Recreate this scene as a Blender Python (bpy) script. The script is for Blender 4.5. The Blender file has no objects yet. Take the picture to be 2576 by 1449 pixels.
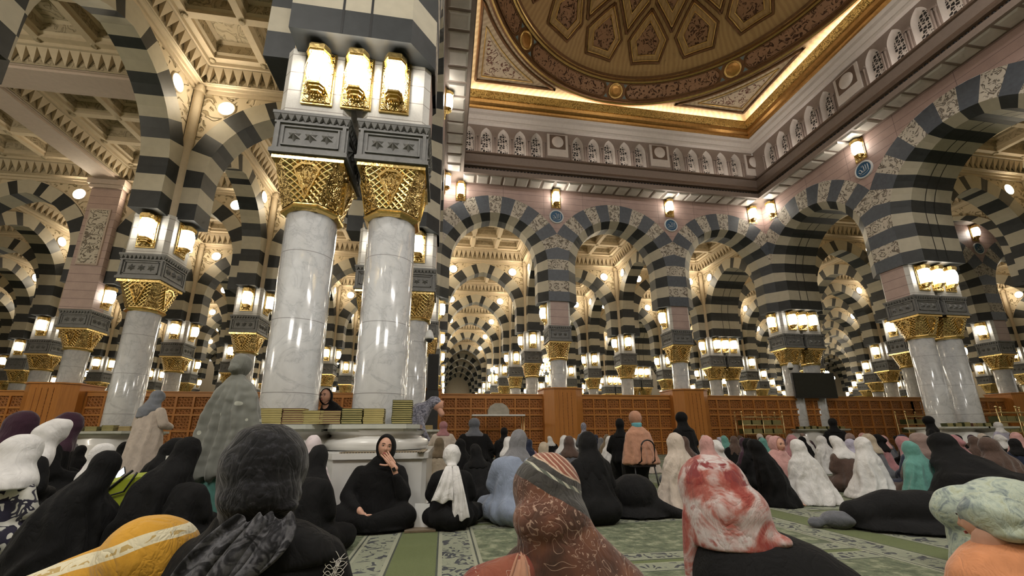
import bpy, bmesh, math, random
from mathutils import Vector, Matrix, noise
random.seed(7)
PI = math.pi
SC = bpy.context.scene
COL = SC.collection
sin, cos, sqrt = math.sin, math.cos, math.sqrt
R = math.radians
# ---- layout (metres): 6 m grid, paired columns beside the domed bays
G = 6.0; PW = 1.21; Y0 = 6.30; CX = 0.927; CZ = 0.92
def row(r): return Y0 + G * r
YB = row(2)

class MB:
    """collects faces and links them as one mesh"""
    def __init__(s): s.v = []; s.f = []; s.m = []; s.sm = []
    def face(s, pts, m=0, sm=False):
        i = len(s.v); s.v += [tuple(p) for p in pts]; s.f.append(tuple(range(i, i + len(pts)))); s.m.append(m); s.sm.append(sm)
    def grid(s, rows, m=0, sm=True, closed=False, cap0=False, cap1=False):
        """rows: list of point rings, quads between neighbours"""
        i0 = len(s.v); n = len(rows[0])
        for r in rows: s.v += [tuple(p) for p in r]
        for j in range(len(rows) - 1):
            for k in range(n if closed else n - 1):
                a = i0 + j * n + k; b = i0 + j * n + (k + 1) % n
                s.f.append((a, b, b + n, a + n)); s.m.append(m); s.sm.append(sm)
        if cap0: s.f.append(tuple(i0 + k for k in range(n))[::-1]); s.m.append(m); s.sm.append(False)
        if cap1: s.f.append(tuple(i0 + (len(rows) - 1) * n + k for k in range(n))); s.m.append(m); s.sm.append(False)
    def box(s, x0, x1, y0, y1, z0, z1, m=0):
        c = [(x0,y0,z0),(x1,y0,z0),(x1,y1,z0),(x0,y1,z0),(x0,y0,z1),(x1,y0,z1),(x1,y1,z1),(x0,y1,z1)]
        i = len(s.v); s.v += c
        for q in ((3,2,1,0),(4,5,6,7),(0,1,5,4),(1,2,6,5),(2,3,7,6),(3,0,4,7)):
            s.f.append(tuple(i + k for k in q)); s.m.append(m); s.sm.append(False)
    def lathe(s, prof, n=32, m=0, sm=True, c=(0,0), rot=0.0, cap=True):
        rows = [[(c[0] + r * cos(2*PI*k/n + rot), c[1] + r * sin(2*PI*k/n + rot), z) for k in range(n)] for r, z in prof]
        s.grid(rows, m, sm, True, cap, cap)
    def prism(s, pts, a, b, axis='y', m=0):
        """pts 2-D outline swept along an axis"""
        def P(p, t): return (p[0], t, p[1]) if axis == 'y' else ((t, p[0], p[1]) if axis == 'x' else (p[0], p[1], t))
        s.face([P(p, a) for p in pts], m); s.face([P(p, b) for p in pts][::-1], m)
        n = len(pts)
        for k in range(n):
            p, q = pts[k], pts[(k + 1) % n]
            s.face([P(q, a), P(p, a), P(p, b), P(q, b)], m)
    def tube(s, path, r, n=8, m=0, rr=None):
        path = [Vector(p) for p in path]; rows = []
        for i, p in enumerate(path):
            d = (path[min(i + 1, len(path) - 1)] - path[max(i - 1, 0)]).normalized()
            u = d.orthogonal() if abs(d.z) > .95 else d.cross(Vector((0, 0, 1)))
            u.normalize(); w = d.cross(u)
            q = rr[i] if rr else r
            rows.append([tuple(p + u * (q * cos(2*PI*k/n)) + w * (q * sin(2*PI*k/n))) for k in range(n)])
        s.grid(rows, m, True, True, True, True)
    def xf(s, M, i0=0):
        for i in range(i0, len(s.v)): s.v[i] = tuple(M @ Vector(s.v[i]))
    def mesh(s, name, mats, merge=True, recalc=True):
        me = bpy.data.meshes.new(name); me.from_pydata(s.v, [], s.f)
        for a in mats: me.materials.append(a)
        me.polygons.foreach_set('material_index', s.m); me.polygons.foreach_set('use_smooth', s.sm)
        if merge or recalc:
            bm = bmesh.new(); bm.from_mesh(me)
            if merge: bmesh.ops.remove_doubles(bm, verts=bm.verts, dist=1e-4)
            if recalc: bmesh.ops.recalc_face_normals(bm, faces=bm.faces)
            bm.to_mesh(me); bm.free()
        me.update(); return me
    def build(s, name, mats, parent=None, loc=(0,0,0), rz=0, **kw):
        if not isinstance(mats, (list, tuple)): mats = [mats]
        return link(name, s.mesh(name, mats, **kw), parent, loc, rz)

def link(name, data, parent=None, loc=(0,0,0), rz=0):
    o = bpy.data.objects.new(name, data); COL.objects.link(o)
    o.parent = parent; o.location = loc; o.rotation_euler = (0, 0, rz); return o
def tag(o, label=None, cat=None, group=None, kind=None):
    if label: o['label'] = label
    if cat: o['category'] = cat
    if group: o['group'] = group
    if kind: o['kind'] = kind
    return o
def thing(name, label, cat, loc=(0,0,0), rz=0, group=None): return tag(link(name, None, None, loc, rz), label, cat, group)
def struct(o): o['kind'] = 'structure'; return o
def copy_tree(o, parent=None):
    c = o.copy(); COL.objects.link(c); c.parent = parent
    for k in list(o.children): copy_tree(k, c)
    return c
def place(proto, used, loc, rz=0, label=None, group=None):
    """first call moves the prototype itself, later calls copy it"""
    o = proto if not used.get(proto.name) else copy_tree(proto)
    used[proto.name] = True
    o.location = loc; o.rotation_euler = (0, 0, rz)
    if label: o['label'] = label
    if group: o['group'] = group
    return o
USED = {}

# ---------------------------------------------------------------- materials
class N:
    def __init__(s, name):
        s.mat = bpy.data.materials.new(name); s.mat.use_nodes = True
        s.t = s.mat.node_tree; s.b = s.t.nodes['Principled BSDF']; s.out = s.t.nodes['Material Output']
    def n(s, t, **kw):
        x = s.t.nodes.new(t)
        for k, v in kw.items():
            if k in x.bl_rna.properties: setattr(x, k, v)
            else: x.inputs[k].default_value = v
        return x
    def l(s, a, b): s.t.links.new(a, b)
    def coord(s, scale=(1,1,1), src='Object', loc=(0,0,0), rot=(0,0,0)):
        c = s.n('ShaderNodeTexCoord'); m = s.n('ShaderNodeMapping')
        m.inputs['Scale'].default_value = scale; m.inputs['Location'].default_value = loc; m.inputs['Rotation'].default_value = rot
        s.l(c.outputs[src], m.inputs['Vector']); return m.outputs['Vector']
    def noise(s, vec, scale, detail=4, rough=.5, dist=0):
        x = s.n('ShaderNodeTexNoise'); x.inputs['Scale'].default_value = scale; x.inputs['Detail'].default_value = detail
        x.inputs['Roughness'].default_value = rough; x.inputs['Distortion'].default_value = dist
        s.l(vec, x.inputs['Vector']); return x
    def ramp(s, fac, stops):
        r = s.n('ShaderNodeValToRGB'); e = r.color_ramp.elements
        while len(e) < len(stops): e.new(.5)
        for q, (p, c) in zip(e, stops): q.position = p; q.color = (*c, 1) if len(c) == 3 else c
        s.l(fac, r.inputs['Fac']); return r.outputs['Color']
    def math(s, op, a, b=None, clamp=False):
        m = s.n('ShaderNodeMath', operation=op); m.use_clamp = clamp
        for i, q in enumerate((a, b)):
            if q is None: continue
            if isinstance(q, (int, float)): m.inputs[i].default_value = q
            else: s.l(q, m.inputs[i])
        return m.outputs[0]
    def mix(s, fac, a, b):
        m = s.n('ShaderNodeMix', data_type='RGBA')
        for k, q in ((0, fac), (6, a), (7, b)):
            if isinstance(q, (int, float)): m.inputs[k].default_value = q
            elif isinstance(q, tuple): m.inputs[k].default_value = (*q, 1)
            else: s.l(q, m.inputs[k])
        return m.outputs[2]
    def base(s, c): 
        if isinstance(c, tuple): s.b.inputs['Base Color'].default_value = (*c, 1)
        else: s.l(c, s.b.inputs['Base Color'])
    def set(s, rough=.5, metal=0, coat=0, spec=None, sheen=0):
        s.b.inputs['Roughness'].default_value = rough; s.b.inputs['Metallic'].default_value = metal
        s.b.inputs['Coat Weight'].default_value = coat
        if coat: s.b.inputs['Coat Roughness'].default_value = .06
        if spec is not None: s.b.inputs['Specular IOR Level'].default_value = spec
        if sheen: s.b.inputs['Sheen Weight'].default_value = sheen
        return s
    def bump(s, h, strength=.5, dist=.02):
        b = s.n('ShaderNodeBump'); b.inputs['Strength'].default_value = strength; b.inputs['Distance'].default_value = dist
        s.l(h, b.inputs['Height']); s.l(b.outputs['Normal'], s.b.inputs['Normal'])
    def scroll(s, vec, scale, sharp=9.0, warp=1.2):
        """curling contour lines: 1 on the raised tendrils"""
        n1 = s.noise(vec, scale, 1.5, .5, warp)
        a = s.math('MULTIPLY', n1.outputs['Fac'], sharp); a = s.math('SINE', a)
        return s.math('ABSOLUTE', a)
    def joints(s, vec_sep, axis_out, pitch, width, off=0.0):
        """1 on a horizontal joint line"""
        a = s.math('ADD', axis_out, off + 50 * pitch); a = s.math('MODULO', a, pitch)
        return s.math('LESS_THAN', a, width)

def simple(name, col, rough=.5, metal=0, var=.12, scale=8, bump=0, bscale=60, coat=0, spec=None, sheen=0, src='Object'):
    m = N(name); v = m.coord(src=src); n = m.noise(v, scale, 5)
    lo = tuple(c * (1 - var) for c in col); hi = tuple(min(1, c * (1 + var)) for c in col)
    m.base(m.ramp(n.outputs['Fac'], [(.3, lo), (.7, hi)])); m.set(rough, metal, coat, spec, sheen)
    if bump: m.bump(m.noise(v, bscale, 3).outputs['Fac'], bump, .01)
    return m.mat
def emit(name, col, strength):
    m = N(name); m.base((.8, .8, .8)); m.b.inputs['Emission Color'].default_value = (*col, 1); m.b.inputs['Emission Strength'].default_value = strength
    return m.mat

def make_shaft():
    m = N('veined_white_marble'); v = m.coord()
    n = m.noise(v, 1.6, 8, .62, 1.6); w = m.noise(v, 4.5, 6, .6, .8)
    a = m.math('SUBTRACT', n.outputs['Fac'], .5); a = m.math('ABSOLUTE', a)
    vein = m.ramp(a, [(0, (.44, .45, .46)), (.010, (.53, .54, .55)), (.045, (.575, .585, .59)), (.4, (.61, .62, .625))])
    cl = m.ramp(w.outputs['Fac'], [(.35, (.88, .88, .88)), (.65, (1, 1, 1))])
    mx = m.n('ShaderNodeMix', data_type='RGBA', blend_type='MULTIPLY'); mx.inputs[0].default_value = 1
    m.l(vein, mx.inputs[6]); m.l(cl, mx.inputs[7])
    sep = m.n('ShaderNodeSeparateXYZ'); m.l(v, sep.inputs[0])
    j = m.joints(None, sep.outputs['Z'], 1.02, .012, -.45)
    m.base(m.mix(j, mx.outputs[2], (.30, .30, .30))); m.set(.16, 0, .5); return m.mat
M = {}
M['shaft'] = make_shaft()
def stone_joint(name, col, pitch, off, joint, var=.08, rough=.45, coat=0, vp=None):
    m = N(name); v = m.coord(); n = m.noise(v, 3.0, 6); sep = m.n('ShaderNodeSeparateXYZ'); m.l(v, sep.inputs[0])
    lo = tuple(c * (1 - var) for c in col); hi = tuple(c * (1 + var) for c in col)
    g = m.noise(v, 45, 3).outputs['Fac']
    c = m.ramp(n.outputs['Fac'], [(.3, lo), (.7, hi)])
    gm = m.n('ShaderNodeMix', data_type='RGBA', blend_type='MULTIPLY'); gm.inputs[0].default_value = .35; m.l(c, gm.inputs[6]); m.l(m.ramp(g, [(.3, (.7,.7,.7)), (.7, (1,1,1))]), gm.inputs[7])
    j = m.joints(None, sep.outputs['Z'], pitch, .016, off)
    if vp:
        q = m.math('ADD', sep.outputs['X'], sep.outputs['Y']); j2 = m.joints(None, q, vp, .014, .2); j = m.math('MAXIMUM', j, j2)
    m.base(m.mix(j, gm.outputs[2], joint)); m.set(rough, 0, coat); return m.mat
M['white'] = stone_joint('honed_white_marble', (.66, .64, .60), .34, .02, (.30, .27, .24))
M['pink'] = stone_joint('pink_granite', (.50, .355, .315), .34, .02, (.20, .14, .13), vp=2.0)
M['pinkplain'] = stone_joint('pink_granite_blocks', (.50, .37, .33), .34, .02, (.20, .14, .13))
M['cream'] = simple('cream_stone', (.50, .455, .35), .55, var=.06, scale=5)
M['dark'] = simple('dark_basalt', (.026, .029, .030), .5, var=.18, scale=6)
M['bluegrey'] = simple('bluegrey_granite', (.095, .108, .128), .45, var=.14, scale=9)
M['block'] = simple('grey_carved_stone', (.17, .17, .165), .5, var=.15, scale=10, bump=.2)
M['plaster'] = simple('cream_plaster', (.60, .50, .355), .7, var=.05)
M['plasterpink'] = simple('rosy_plaster', (.55, .45, .38), .7, var=.05)
def make_relief(name, hi, lo, scale, bump=.9, sharp=14, rough=.65, metal=0, dist=.03):
    m = N(name); v = m.coord(); s = m.scroll(v, scale, sharp)
    c = m.ramp(s, [(.22, lo), (.55, hi)]); m.base(c); m.set(rough, metal)
    h = m.ramp(s, [(.05, (0,0,0)), (.6, (1,1,1))]); m.bump(h, bump, dist); return m.mat
M['relief'] = make_relief('carved_scroll_panel', (.60, .54, .45), (.20, .165, .13), 4.6, sharp=11)
M['floral'] = make_relief('carved_floral_plaster', (.62, .52, .36), (.36, .285, .17), 2.8, sharp=10, dist=.05)
M['coffer'] = make_relief('carved_coffer', (.46, .385, .265), (.36, .30, .20), 3.0, bump=.6)
def make_gold(name, kind):
    m = N(name); v = m.coord(); m.set(.24, 1.0)
    m.base((.83, .60, .235))
    if kind == 'scroll':
        s = m.scroll(v, 9.0, 11, 1.6); m.base(m.ramp(s, [(.15, (.30, .19, .06)), (.5, (.88, .66, .28))])); m.bump(m.ramp(s, [(.1, (0,0,0)), (.9, (1,1,1))]), 1.0, .05)
    elif kind == 'lattice':
        sep = m.n('ShaderNodeSeparateXYZ'); m.l(v, sep.inputs[0]); q = m.math('MULTIPLY', m.math('ARCTAN2', sep.outputs['Y'], sep.outputs['X']), .46)
        k = 62.0
        a = m.math('SINE', m.math('MULTIPLY', m.math('ADD', q, sep.outputs['Z']), k)); b = m.math('SINE', m.math('MULTIPLY', m.math('SUBTRACT', q, sep.outputs['Z']), k))
        h = m.math('MAXIMUM', a, b); h = m.math('MULTIPLY', m.math('ADD', h, 1.0), .5)
        m.base(m.ramp(h, [(.25, (.34, .21, .07)), (.75, (.86, .64, .26))])); m.bump(h, 1.0, .03)
    else: m.bump(m.noise(v, 14, 2).outputs['Fac'], .25, .02)
    return m.mat
M['gold'] = make_gold('polished_gold', ''); M['goldscroll'] = make_gold('gold_openwork_scroll', 'scroll'); M['goldlattice'] = make_gold('gold_lattice', 'lattice')
M['brass'] = simple('brass', (.78, .62, .32), .28, 1.0, var=.05)
M['joint'] = simple('black_joint', (.012, .012, .012), .5)
def make_wood(name, c1, c2, rough=.35, vert=True):
    m = N(name); v = m.coord(scale=(9, 9, .7) if vert else (.7, 9, 9)); n = m.noise(v, 2.2, 6, .6, .5)
    m.base(m.ramp(n.outputs['Fac'], [(.3, c1), (.7, c2)])); m.set(rough, 0, .15); return m.mat
M['wood'] = make_wood('orange_brown_wood', (.43, .165, .034), (.55, .225, .050))
M['woodrail'] = make_wood('orange_brown_wood_rail', (.46, .19, .045), (.58, .25, .065), vert=False)
def make_screen():
    m = N('carved_wood_lattice'); v = m.coord(); sep = m.n('ShaderNodeSeparateXYZ'); m.l(v, sep.inputs[0])
    k = 60.0
    a = m.math('SINE', m.math('MULTIPLY', sep.outputs['X'], k)); b = m.math('SINE', m.math('MULTIPLY', sep.outputs['Z'], k)); 
    c = m.math('SINE', m.math('MULTIPLY', m.math('ADD', sep.outputs['X'], sep.outputs['Z']), k * .7)); h = m.math('MAXIMUM', m.math('MAXIMUM', a, b), c)
    m.base(m.ramp(h, [(.2, (.22, .078, .018)), (.6, (.38, .145, .034))])); m.bump(h, .8, .02); m.set(.45); return m.mat
M['screen'] = make_screen()
# ---------------------------------------------------------------- lamps
GLOW = emit('lamp_glass_glow', (1.0, .90, .74), 14.0); GLOW.cycles.emission_sampling = 'NONE'
def glass_mat():
    """frosted glass behind a fine metal lattice at its foot"""
    m = N('lantern_glass'); v = m.coord(); sep = m.n('ShaderNodeSeparateXYZ'); m.l(v, sep.inputs[0])
    a = m.math('SINE', m.math('MULTIPLY', m.math('ADD', sep.outputs['X'], sep.outputs['Z']), 130)); b = m.math('SINE', m.math('MULTIPLY', m.math('SUBTRACT', sep.outputs['X'], sep.outputs['Z']), 130))
    g = m.math('MAXIMUM', a, b); g = m.math('GREATER_THAN', g, .93)
    zz = m.math('LESS_THAN', sep.outputs['Z'], -.08); g = m.math('MULTIPLY', g, zz)
    st = m.math('SUBTRACT', 1.0, m.math('MULTIPLY', g, .85)); st = m.math('MULTIPLY', st, 20.0)
    m.base((.8, .75, .65)); m.b.inputs['Emission Color'].default_value = (1.0, .93, .80, 1); m.l(st, m.b.inputs['Emission Strength'])
    return m.mat
GLASS = glass_mat()
ROUND = emit('round_light_glow', (1.0, .86, .64), 50.0)

def make_lantern():
    """gold wall lantern, local: back plate in x-z at y=0, sticking out to -y, centre height 0"""
    t = thing('wall_lantern', '', 'lantern')
    b = MB(); b.box(-.23, .23, -.035, 0, -.50, .48); b.box(-.20, .20, -.055, -.03, -.47, .46, 1)
    b.build('back_plate', [M['gold'], M['goldscroll']], t)
    def hexring(w, d, z, y0=-.05): return [(-w, y0, z), (-w, y0 - d * .62, z), (-w * .62, y0 - d, z), (w * .62, y0 - d, z), (w, y0 - d * .62, z), (w, y0, z)]
    g = MB(); g.grid([hexring(w, d, z) for w, d, z in ((.10,.15,-.25),(.13,.21,-.15),(.142,.235,0),(.138,.23,.16),(.12,.20,.26))], 0, False)
    g.build('glass', GLASS, t, recalc=True)
    b = MB()
    for w, d, z0, z1 in ((.165,.23,.27,.30),(.175,.245,.30,.38),(.16,.225,.38,.42),(.135,.19,-.285,-.25),(.12,.16,-.32,-.285),(.09,.12,-.37,-.32)):
        b.grid([hexring(w, d, z0), hexring(w, d, z1)], 0, False); b.face(hexring(w, d, z0)); b.face(hexring(w, d, z1)[::-1])
    for sx, yy in ((-1,-.19),(1,-.19),(-.62,-.26),(.62,-.26)):
        b.tube([(sx*.115, yy+.04, -.25), (sx*.168, yy-.015, 0), (sx*.142, yy+.02, .27)], .006, 5)
    cg = b.build('cage', M['gold'], t); b = MB()
    for k in (-1.5,-.5,.5,1.5): b.lathe([(.004,-.43),(.012,-.41),(.006,-.36)], 6, 0, True, (k*.035, -.12))
    b.build('pendants', M['gold'], cg)
    return t
LANT = make_lantern()
def make_round():
    t = thing('round_light', '', 'round light'); b = MB()
    n = 20
    def ring(r, y): return [(r*cos(2*PI*k/n), y, r*sin(2*PI*k/n)) for k in range(n)]
    b.grid([ring(.225, -.015), ring(.06, -.055)], 0, True, True); b.face(ring(.06, -.055)); b.build('diffuser', ROUND, t)
    b = MB(); b.grid([ring(.225, 0), ring(.225, -.03), ring(.25, -.035), ring(.275, -.02), ring(.285, 0)], 0, True, True); b.build('rim', M['plaster'], t)
    return t
RND = make_round()

# ---------------------------------------------------------------- arches
def arch_curve(a, R_, zc, n_ang, off=0.0, nstr=0, zbot=0.0):
    """two-centred arch: list of (u, z) from right foot over the crown to the left foot, u measured from the arch centre
    a half span, R_ radius of each arc; off = outward offset"""
    e = R_ - a; top = math.acos(e / R_)            # angle at which the arcs meet
    pts = []
    for k in range(n_ang + 1):
        t = top * k / n_ang; pts.append((-e + (R_ + off) * cos(t), zc + (R_ + off) * sin(t)))
    if off: pts[-1] = (0.0, zc + sqrt((R_ + off) ** 2 - e * e))
    else: pts[-1] = (0.0, zc + sqrt(R_ * R_ - e * e))
    foot = [(a + off, zbot + (zc - zbot) * k / nstr) for k in range(nstr)] if nstr else []
    right = foot + pts
    left = [(-u, z) for u, z in right[:-1]][::-1]
    return right + left
# interior ring
IA, IR, IZ, ITH, IB = 2.06, 2.50, 8.13, .60, 6.85
NA, NS = 12, 6      # 7 stones to the crown minus one half -> segments of half a stone
def ring_mesh(y0, y1, name, joints=(), zc=IZ, zb=IB, thick=ITH, mats=None):
    """striped arch: each stone alternates, soffit and both faces"""
    nst = 5; arc = 13                                  # half-stone segments: foot 5, arc 13
    inn = arch_curve(IA, IR, zc, arc, 0, nst, zb); out = arch_curve(IA, IR, zc, arc, thick, nst, zb)
    b = MB(); n = len(inn) - 1; half = n // 2
    for k in range(n):
        d = k if k < half else n - 1 - k
        m = 1 if (d // 2) % 2 == 0 else 0
        if d >= half - 1: m = 0
        p, q, r, s = inn[k], inn[k+1], out[k+1], out[k]
        b.face([(p[0],y0,p[1]),(q[0],y0,q[1]),(r[0],y0,r[1]),(s[0],y0,s[1])], m)
        b.face([(p[0],y1,p[1]),(s[0],y1,s[1]),(r[0],y1,r[1]),(q[0],y1,q[1])], m)
        b.face([(p[0],y0,p[1]),(p[0],y1,p[1]),(q[0],y1,q[1]),(q[0],y0,q[1])], m)
        for jy in joints:
            b.face([(p[0]-.004*(1 if p[0]>0 else -1),jy-.016,p[1]-.004),(p[0]-.004*(1 if p[0]>0 else -1),jy+.016,p[1]-.004),(q[0]-.004*(1 if q[0]>0 else -1),jy+.016,q[1]-.004),(q[0]-.004*(1 if q[0]>0 else -1),jy-.016,q[1]-.004)], 2)
    for p, s in ((inn[0], out[0]), (inn[-1], out[-1])):
        b.face([(p[0],y0,p[1]),(p[0],y1,p[1]),(s[0],y1,s[1]),(s[0],y0,s[1])], 1)
    return b.mesh(name, [M['cream'], M['dark'], M['joint']], recalc=False)
def spandrel_mesh(y0, y1, name, ztop=11.3, zc=IZ, thick=ITH, xe=3.0, faces=(1, 1), m_front='floral'):
    out = arch_curve(IA, IR, zc, 13, thick, 0, 0)
    b = MB()
    for side, y in ((0, y0), (1, y1)):
        if not faces[side]: continue
        for k in range(len(out) - 1):
            p, q = out[k], out[k+1]
            b.face([(p[0],y,p[1]),(q[0],y,q[1]),(q[0],y,ztop),(p[0],y,ztop)], 0)
        for s in (-1, 1):
            b.face([(s*out[0][0],y,zc),(s*xe,y,zc),(s*xe,y,ztop),(s*out[0][0],y,ztop)], 0)
            b.face([(s*out[0][0],y,IB),(s*xe,y,IB),(s*xe,y,zc),(s*out[0][0],y,zc)], 1)
        # raised moulding following the arch
        yy = y + (-.03 if side == 0 else .03)
        o2 = arch_curve(IA, IR, zc, 13, thick + .06, 0, 0); o1 = out
        for k in range(len(out) - 1):
            b.face([(o1[k][0],yy,o1[k][1]),(o1[k+1][0],yy,o1[k+1][1]),(o2[k+1][0],yy,o2[k+1][1]),(o2[k][0],yy,o2[k][1])], 1)
            b.face([(o2[k][0],yy,o2[k][1]),(o2[k+1][0],yy,o2[k+1][1]),(o2[k+1][0],y,o2[k+1][1]),(o2[k][0],y,o2[k][1])], 1)
        b.box(-xe, xe, min(y, y+(-.06 if side==0 else .06)), max(y, y+(-.06 if side==0 else .06)), ztop-.14, ztop, 1)
    if faces[0] and faces[1]: pass
    return b.mesh(name, [M[m_front], M['plaster']])
T = .36
ME_RING = ring_mesh(-T, T, 'arch_ring'); ME_SPAN = spandrel_mesh(-T+.08, T-.08, 'spandrel')
ME_RINGP = ring_mesh(-PW/2-T, PW/2+T, 'wide_arch_ring', joints=(-.22, .22)); ME_SPANP = spandrel_mesh(-PW/2-T+.08, PW/2+T-.08, 'wide_spandrel')

def make_arch(ring, span, name, label, wide=False):
    t = thing(name, label, 'arch'); link('stone_ring', ring, t); link('spandrel', span, t)
    return t
ARCH = make_arch(ME_RING, ME_SPAN, 'striped_arch', ''); ARCHP = make_arch(ME_RINGP, ME_SPANP, 'wide_striped_arch', '')

# domed-hall arch: face ring outwards, splay, then the inner soffit
DZ, DIN, DOUT, DF = 8.65, 2.50, 3.40, -.58
ZW = 12.62
def dome_arch_mesh(yback, name, joints=()):
    """local: x along the wall, -y faces the domed hall; yback = far edge of soffit"""
    b = MB(); st = R(11.25)
    CR, DK, RL, BG, PK, JT = 0, 1, 2, 3, 4, 5
    zb = 6.85
    ys = -.22
    def inner(t): return (IA * cos(t), 8.55 + 2.36 * sin(t))       # second, smaller order
    segs = []                                                        # (angle0, angle1, index)
    for side in (1, -1):
        for i in range(0, 9):
            a0 = max(0, i - .5) * st; a1 = min(8, i + .5) * st
            if a0 >= a1: continue
            dark = i % 2 == 1
            nsub = 2
            for s_ in range(nsub):
                t0 = a0 + (a1 - a0) * s_ / nsub; t1 = a0 + (a1 - a0) * (s_ + 1) / nsub
                th0, th1 = PI/2 - t0, PI/2 - t1
                def P(r, th, y): 
                    x = r * cos(th); z = DZ + r * sin(th)
                    return (side * min(x, 3.0), y, z)
                def Pc(r, th, y):                                   # clip the outer ring on the pier axis
                    x = r * cos(th); z = DZ + r * sin(th)
                    if x > 3.0:
                        k = 3.0 / x; z = DZ + (z - DZ) * k; x = 3.0
                    return (side * x, y, z)
                fm = BG if dark else RL; sm = DK if dark else CR
                A, B_ = P(DIN, th0, DF), P(DIN, th1, DF)
                b.face([A, B_, Pc(DOUT, th1, DF), Pc(DOUT, th0, DF)], fm)
                i0, i1 = inner(th0), inner(th1)
                C, D_ = (side*i0[0], ys, i0[1]), (side*i1[0], ys, i1[1])
                b.face([A, B_, D_, C], sm)
                b.face([C, D_, (side*i1[0], yback, i1[1]), (side*i0[0], yback, i0[1])], sm)
                # back face ring
                o1, o0 = (side*2.62*cos(th1), yback, 8.3+2.75*sin(th1)), (side*2.62*cos(th0), yback, 8.3+2.75*sin(th0))
                b.face([(side*i0[0],yback,i0[1]),(side*i1[0],yback,i1[1]),o1,o0], sm)
                for jy in joints:
                    b.face([(side*(i0[0]-.004),jy-.018,i0[1]-.004),(side*(i0[0]-.004),jy+.018,i0[1]-.004),(side*(i1[0]-.004),jy+.018,i1[1]-.004),(side*(i1[0]-.004),jy-.018,i1[1]-.004)], JT)
        # straight courses below the springing
        zs = [DZ, 8.40, 7.85, 7.32, zb]
        zsi = [8.55, 8.35, 7.83, 7.32, zb]
        for k in range(4):
            dark = k % 2 == 1; fm = BG if dark else RL; sm = DK if dark else CR
            if k == 3: fm, sm, dark = BG, DK, True
            za, zb_ = zs[k], zs[k+1]; ia, ib = zsi[k], zsi[k+1]
            b.face([(side*DIN,DF,za),(side*3.0,DF,za),(side*3.0,DF,zb_),(side*DIN,DF,zb_)], fm)
            b.face([(side*DIN,DF,za),(side*IA,ys,ia),(side*IA,ys,ib),(side*DIN,DF,zb_)], sm)
            b.face([(side*IA,ys,ia),(side*IA,ys,ib),(side*IA,yback,ib),(side*IA,yback,ia)], sm)
            b.face([(side*IA,yback,ia),(side*IA,yback,ib),(side*2.62,yback,ib),(side*2.62,yback,ia)], sm)
            for jy in joints: b.face([(side*(IA-.004),jy-.018,ia),(side*(IA-.004),jy+.018,ia),(side*(IA-.004),jy+.018,ib),(side*(IA-.004),jy-.018,ib)], JT)
        b.face([(side*DIN,DF,zb),(side*IA,ys,zb),(side*IA,yback,zb),(side*2.62,yback,zb),(side*2.62,DF,zb)], DK)
    return b.mesh(name, [M['cream'], M['dark'], M['relief'], M['bluegrey'], M['pink'], M['joint']])
def dome_wall_mesh(name, yback):
    """pink wall above the arch, hall side; plaster spandrel on the other side"""
    b = MB(); n = 24
    for side in (1, -1):
        thj = math.acos(3.0 / DOUT); prev = None
        for k in range(n + 1):
            th = thj + (PI/2 - thj) * k / n; p = (side*DOUT*cos(th), DZ + DOUT*sin(th))
            if prev: b.face([(prev[0],DF,prev[1]),(p[0],DF,p[1]),(p[0],DF,ZW),(prev[0],DF,ZW)], 0)
            prev = p
        prev = None
        for k in range(n + 1):
            th = PI/2 * k / n; p = (side*2.62*cos(th), 8.3 + 2.75*sin(th))
            if prev: b.face([(prev[0],yback-.06,prev[1]),(p[0],yback-.06,p[1]),(p[0],yback-.06,11.4),(prev[0],yback-.06,11.4)], 1)
            prev = p
        b.face([(side*2.62,yback-.06,6.85),(side*3,yback-.06,6.85),(side*3,yback-.06,11.4),(side*2.62,yback-.06,11.4)], 2)
        b.box(min(0,side*3), max(0,side*3), yback-.06, yback+.02, 11.2, 11.4, 2)
    return b.mesh(name, [M['pink'], M['floral'], M['plaster']])
def make_domearch(yb, name, joints=()):
    t = thing(name, '', 'arch'); link('stone_ring', dome_arch_mesh(yb, name + '_ring', joints), t); link('spandrel', dome_wall_mesh(name + '_wall', yb), t); return t
DARCH = make_domearch(T, 'tall_striped_arch'); DARCHP = make_domearch(PW + T, 'deep_striped_arch', (.40, .82))

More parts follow.
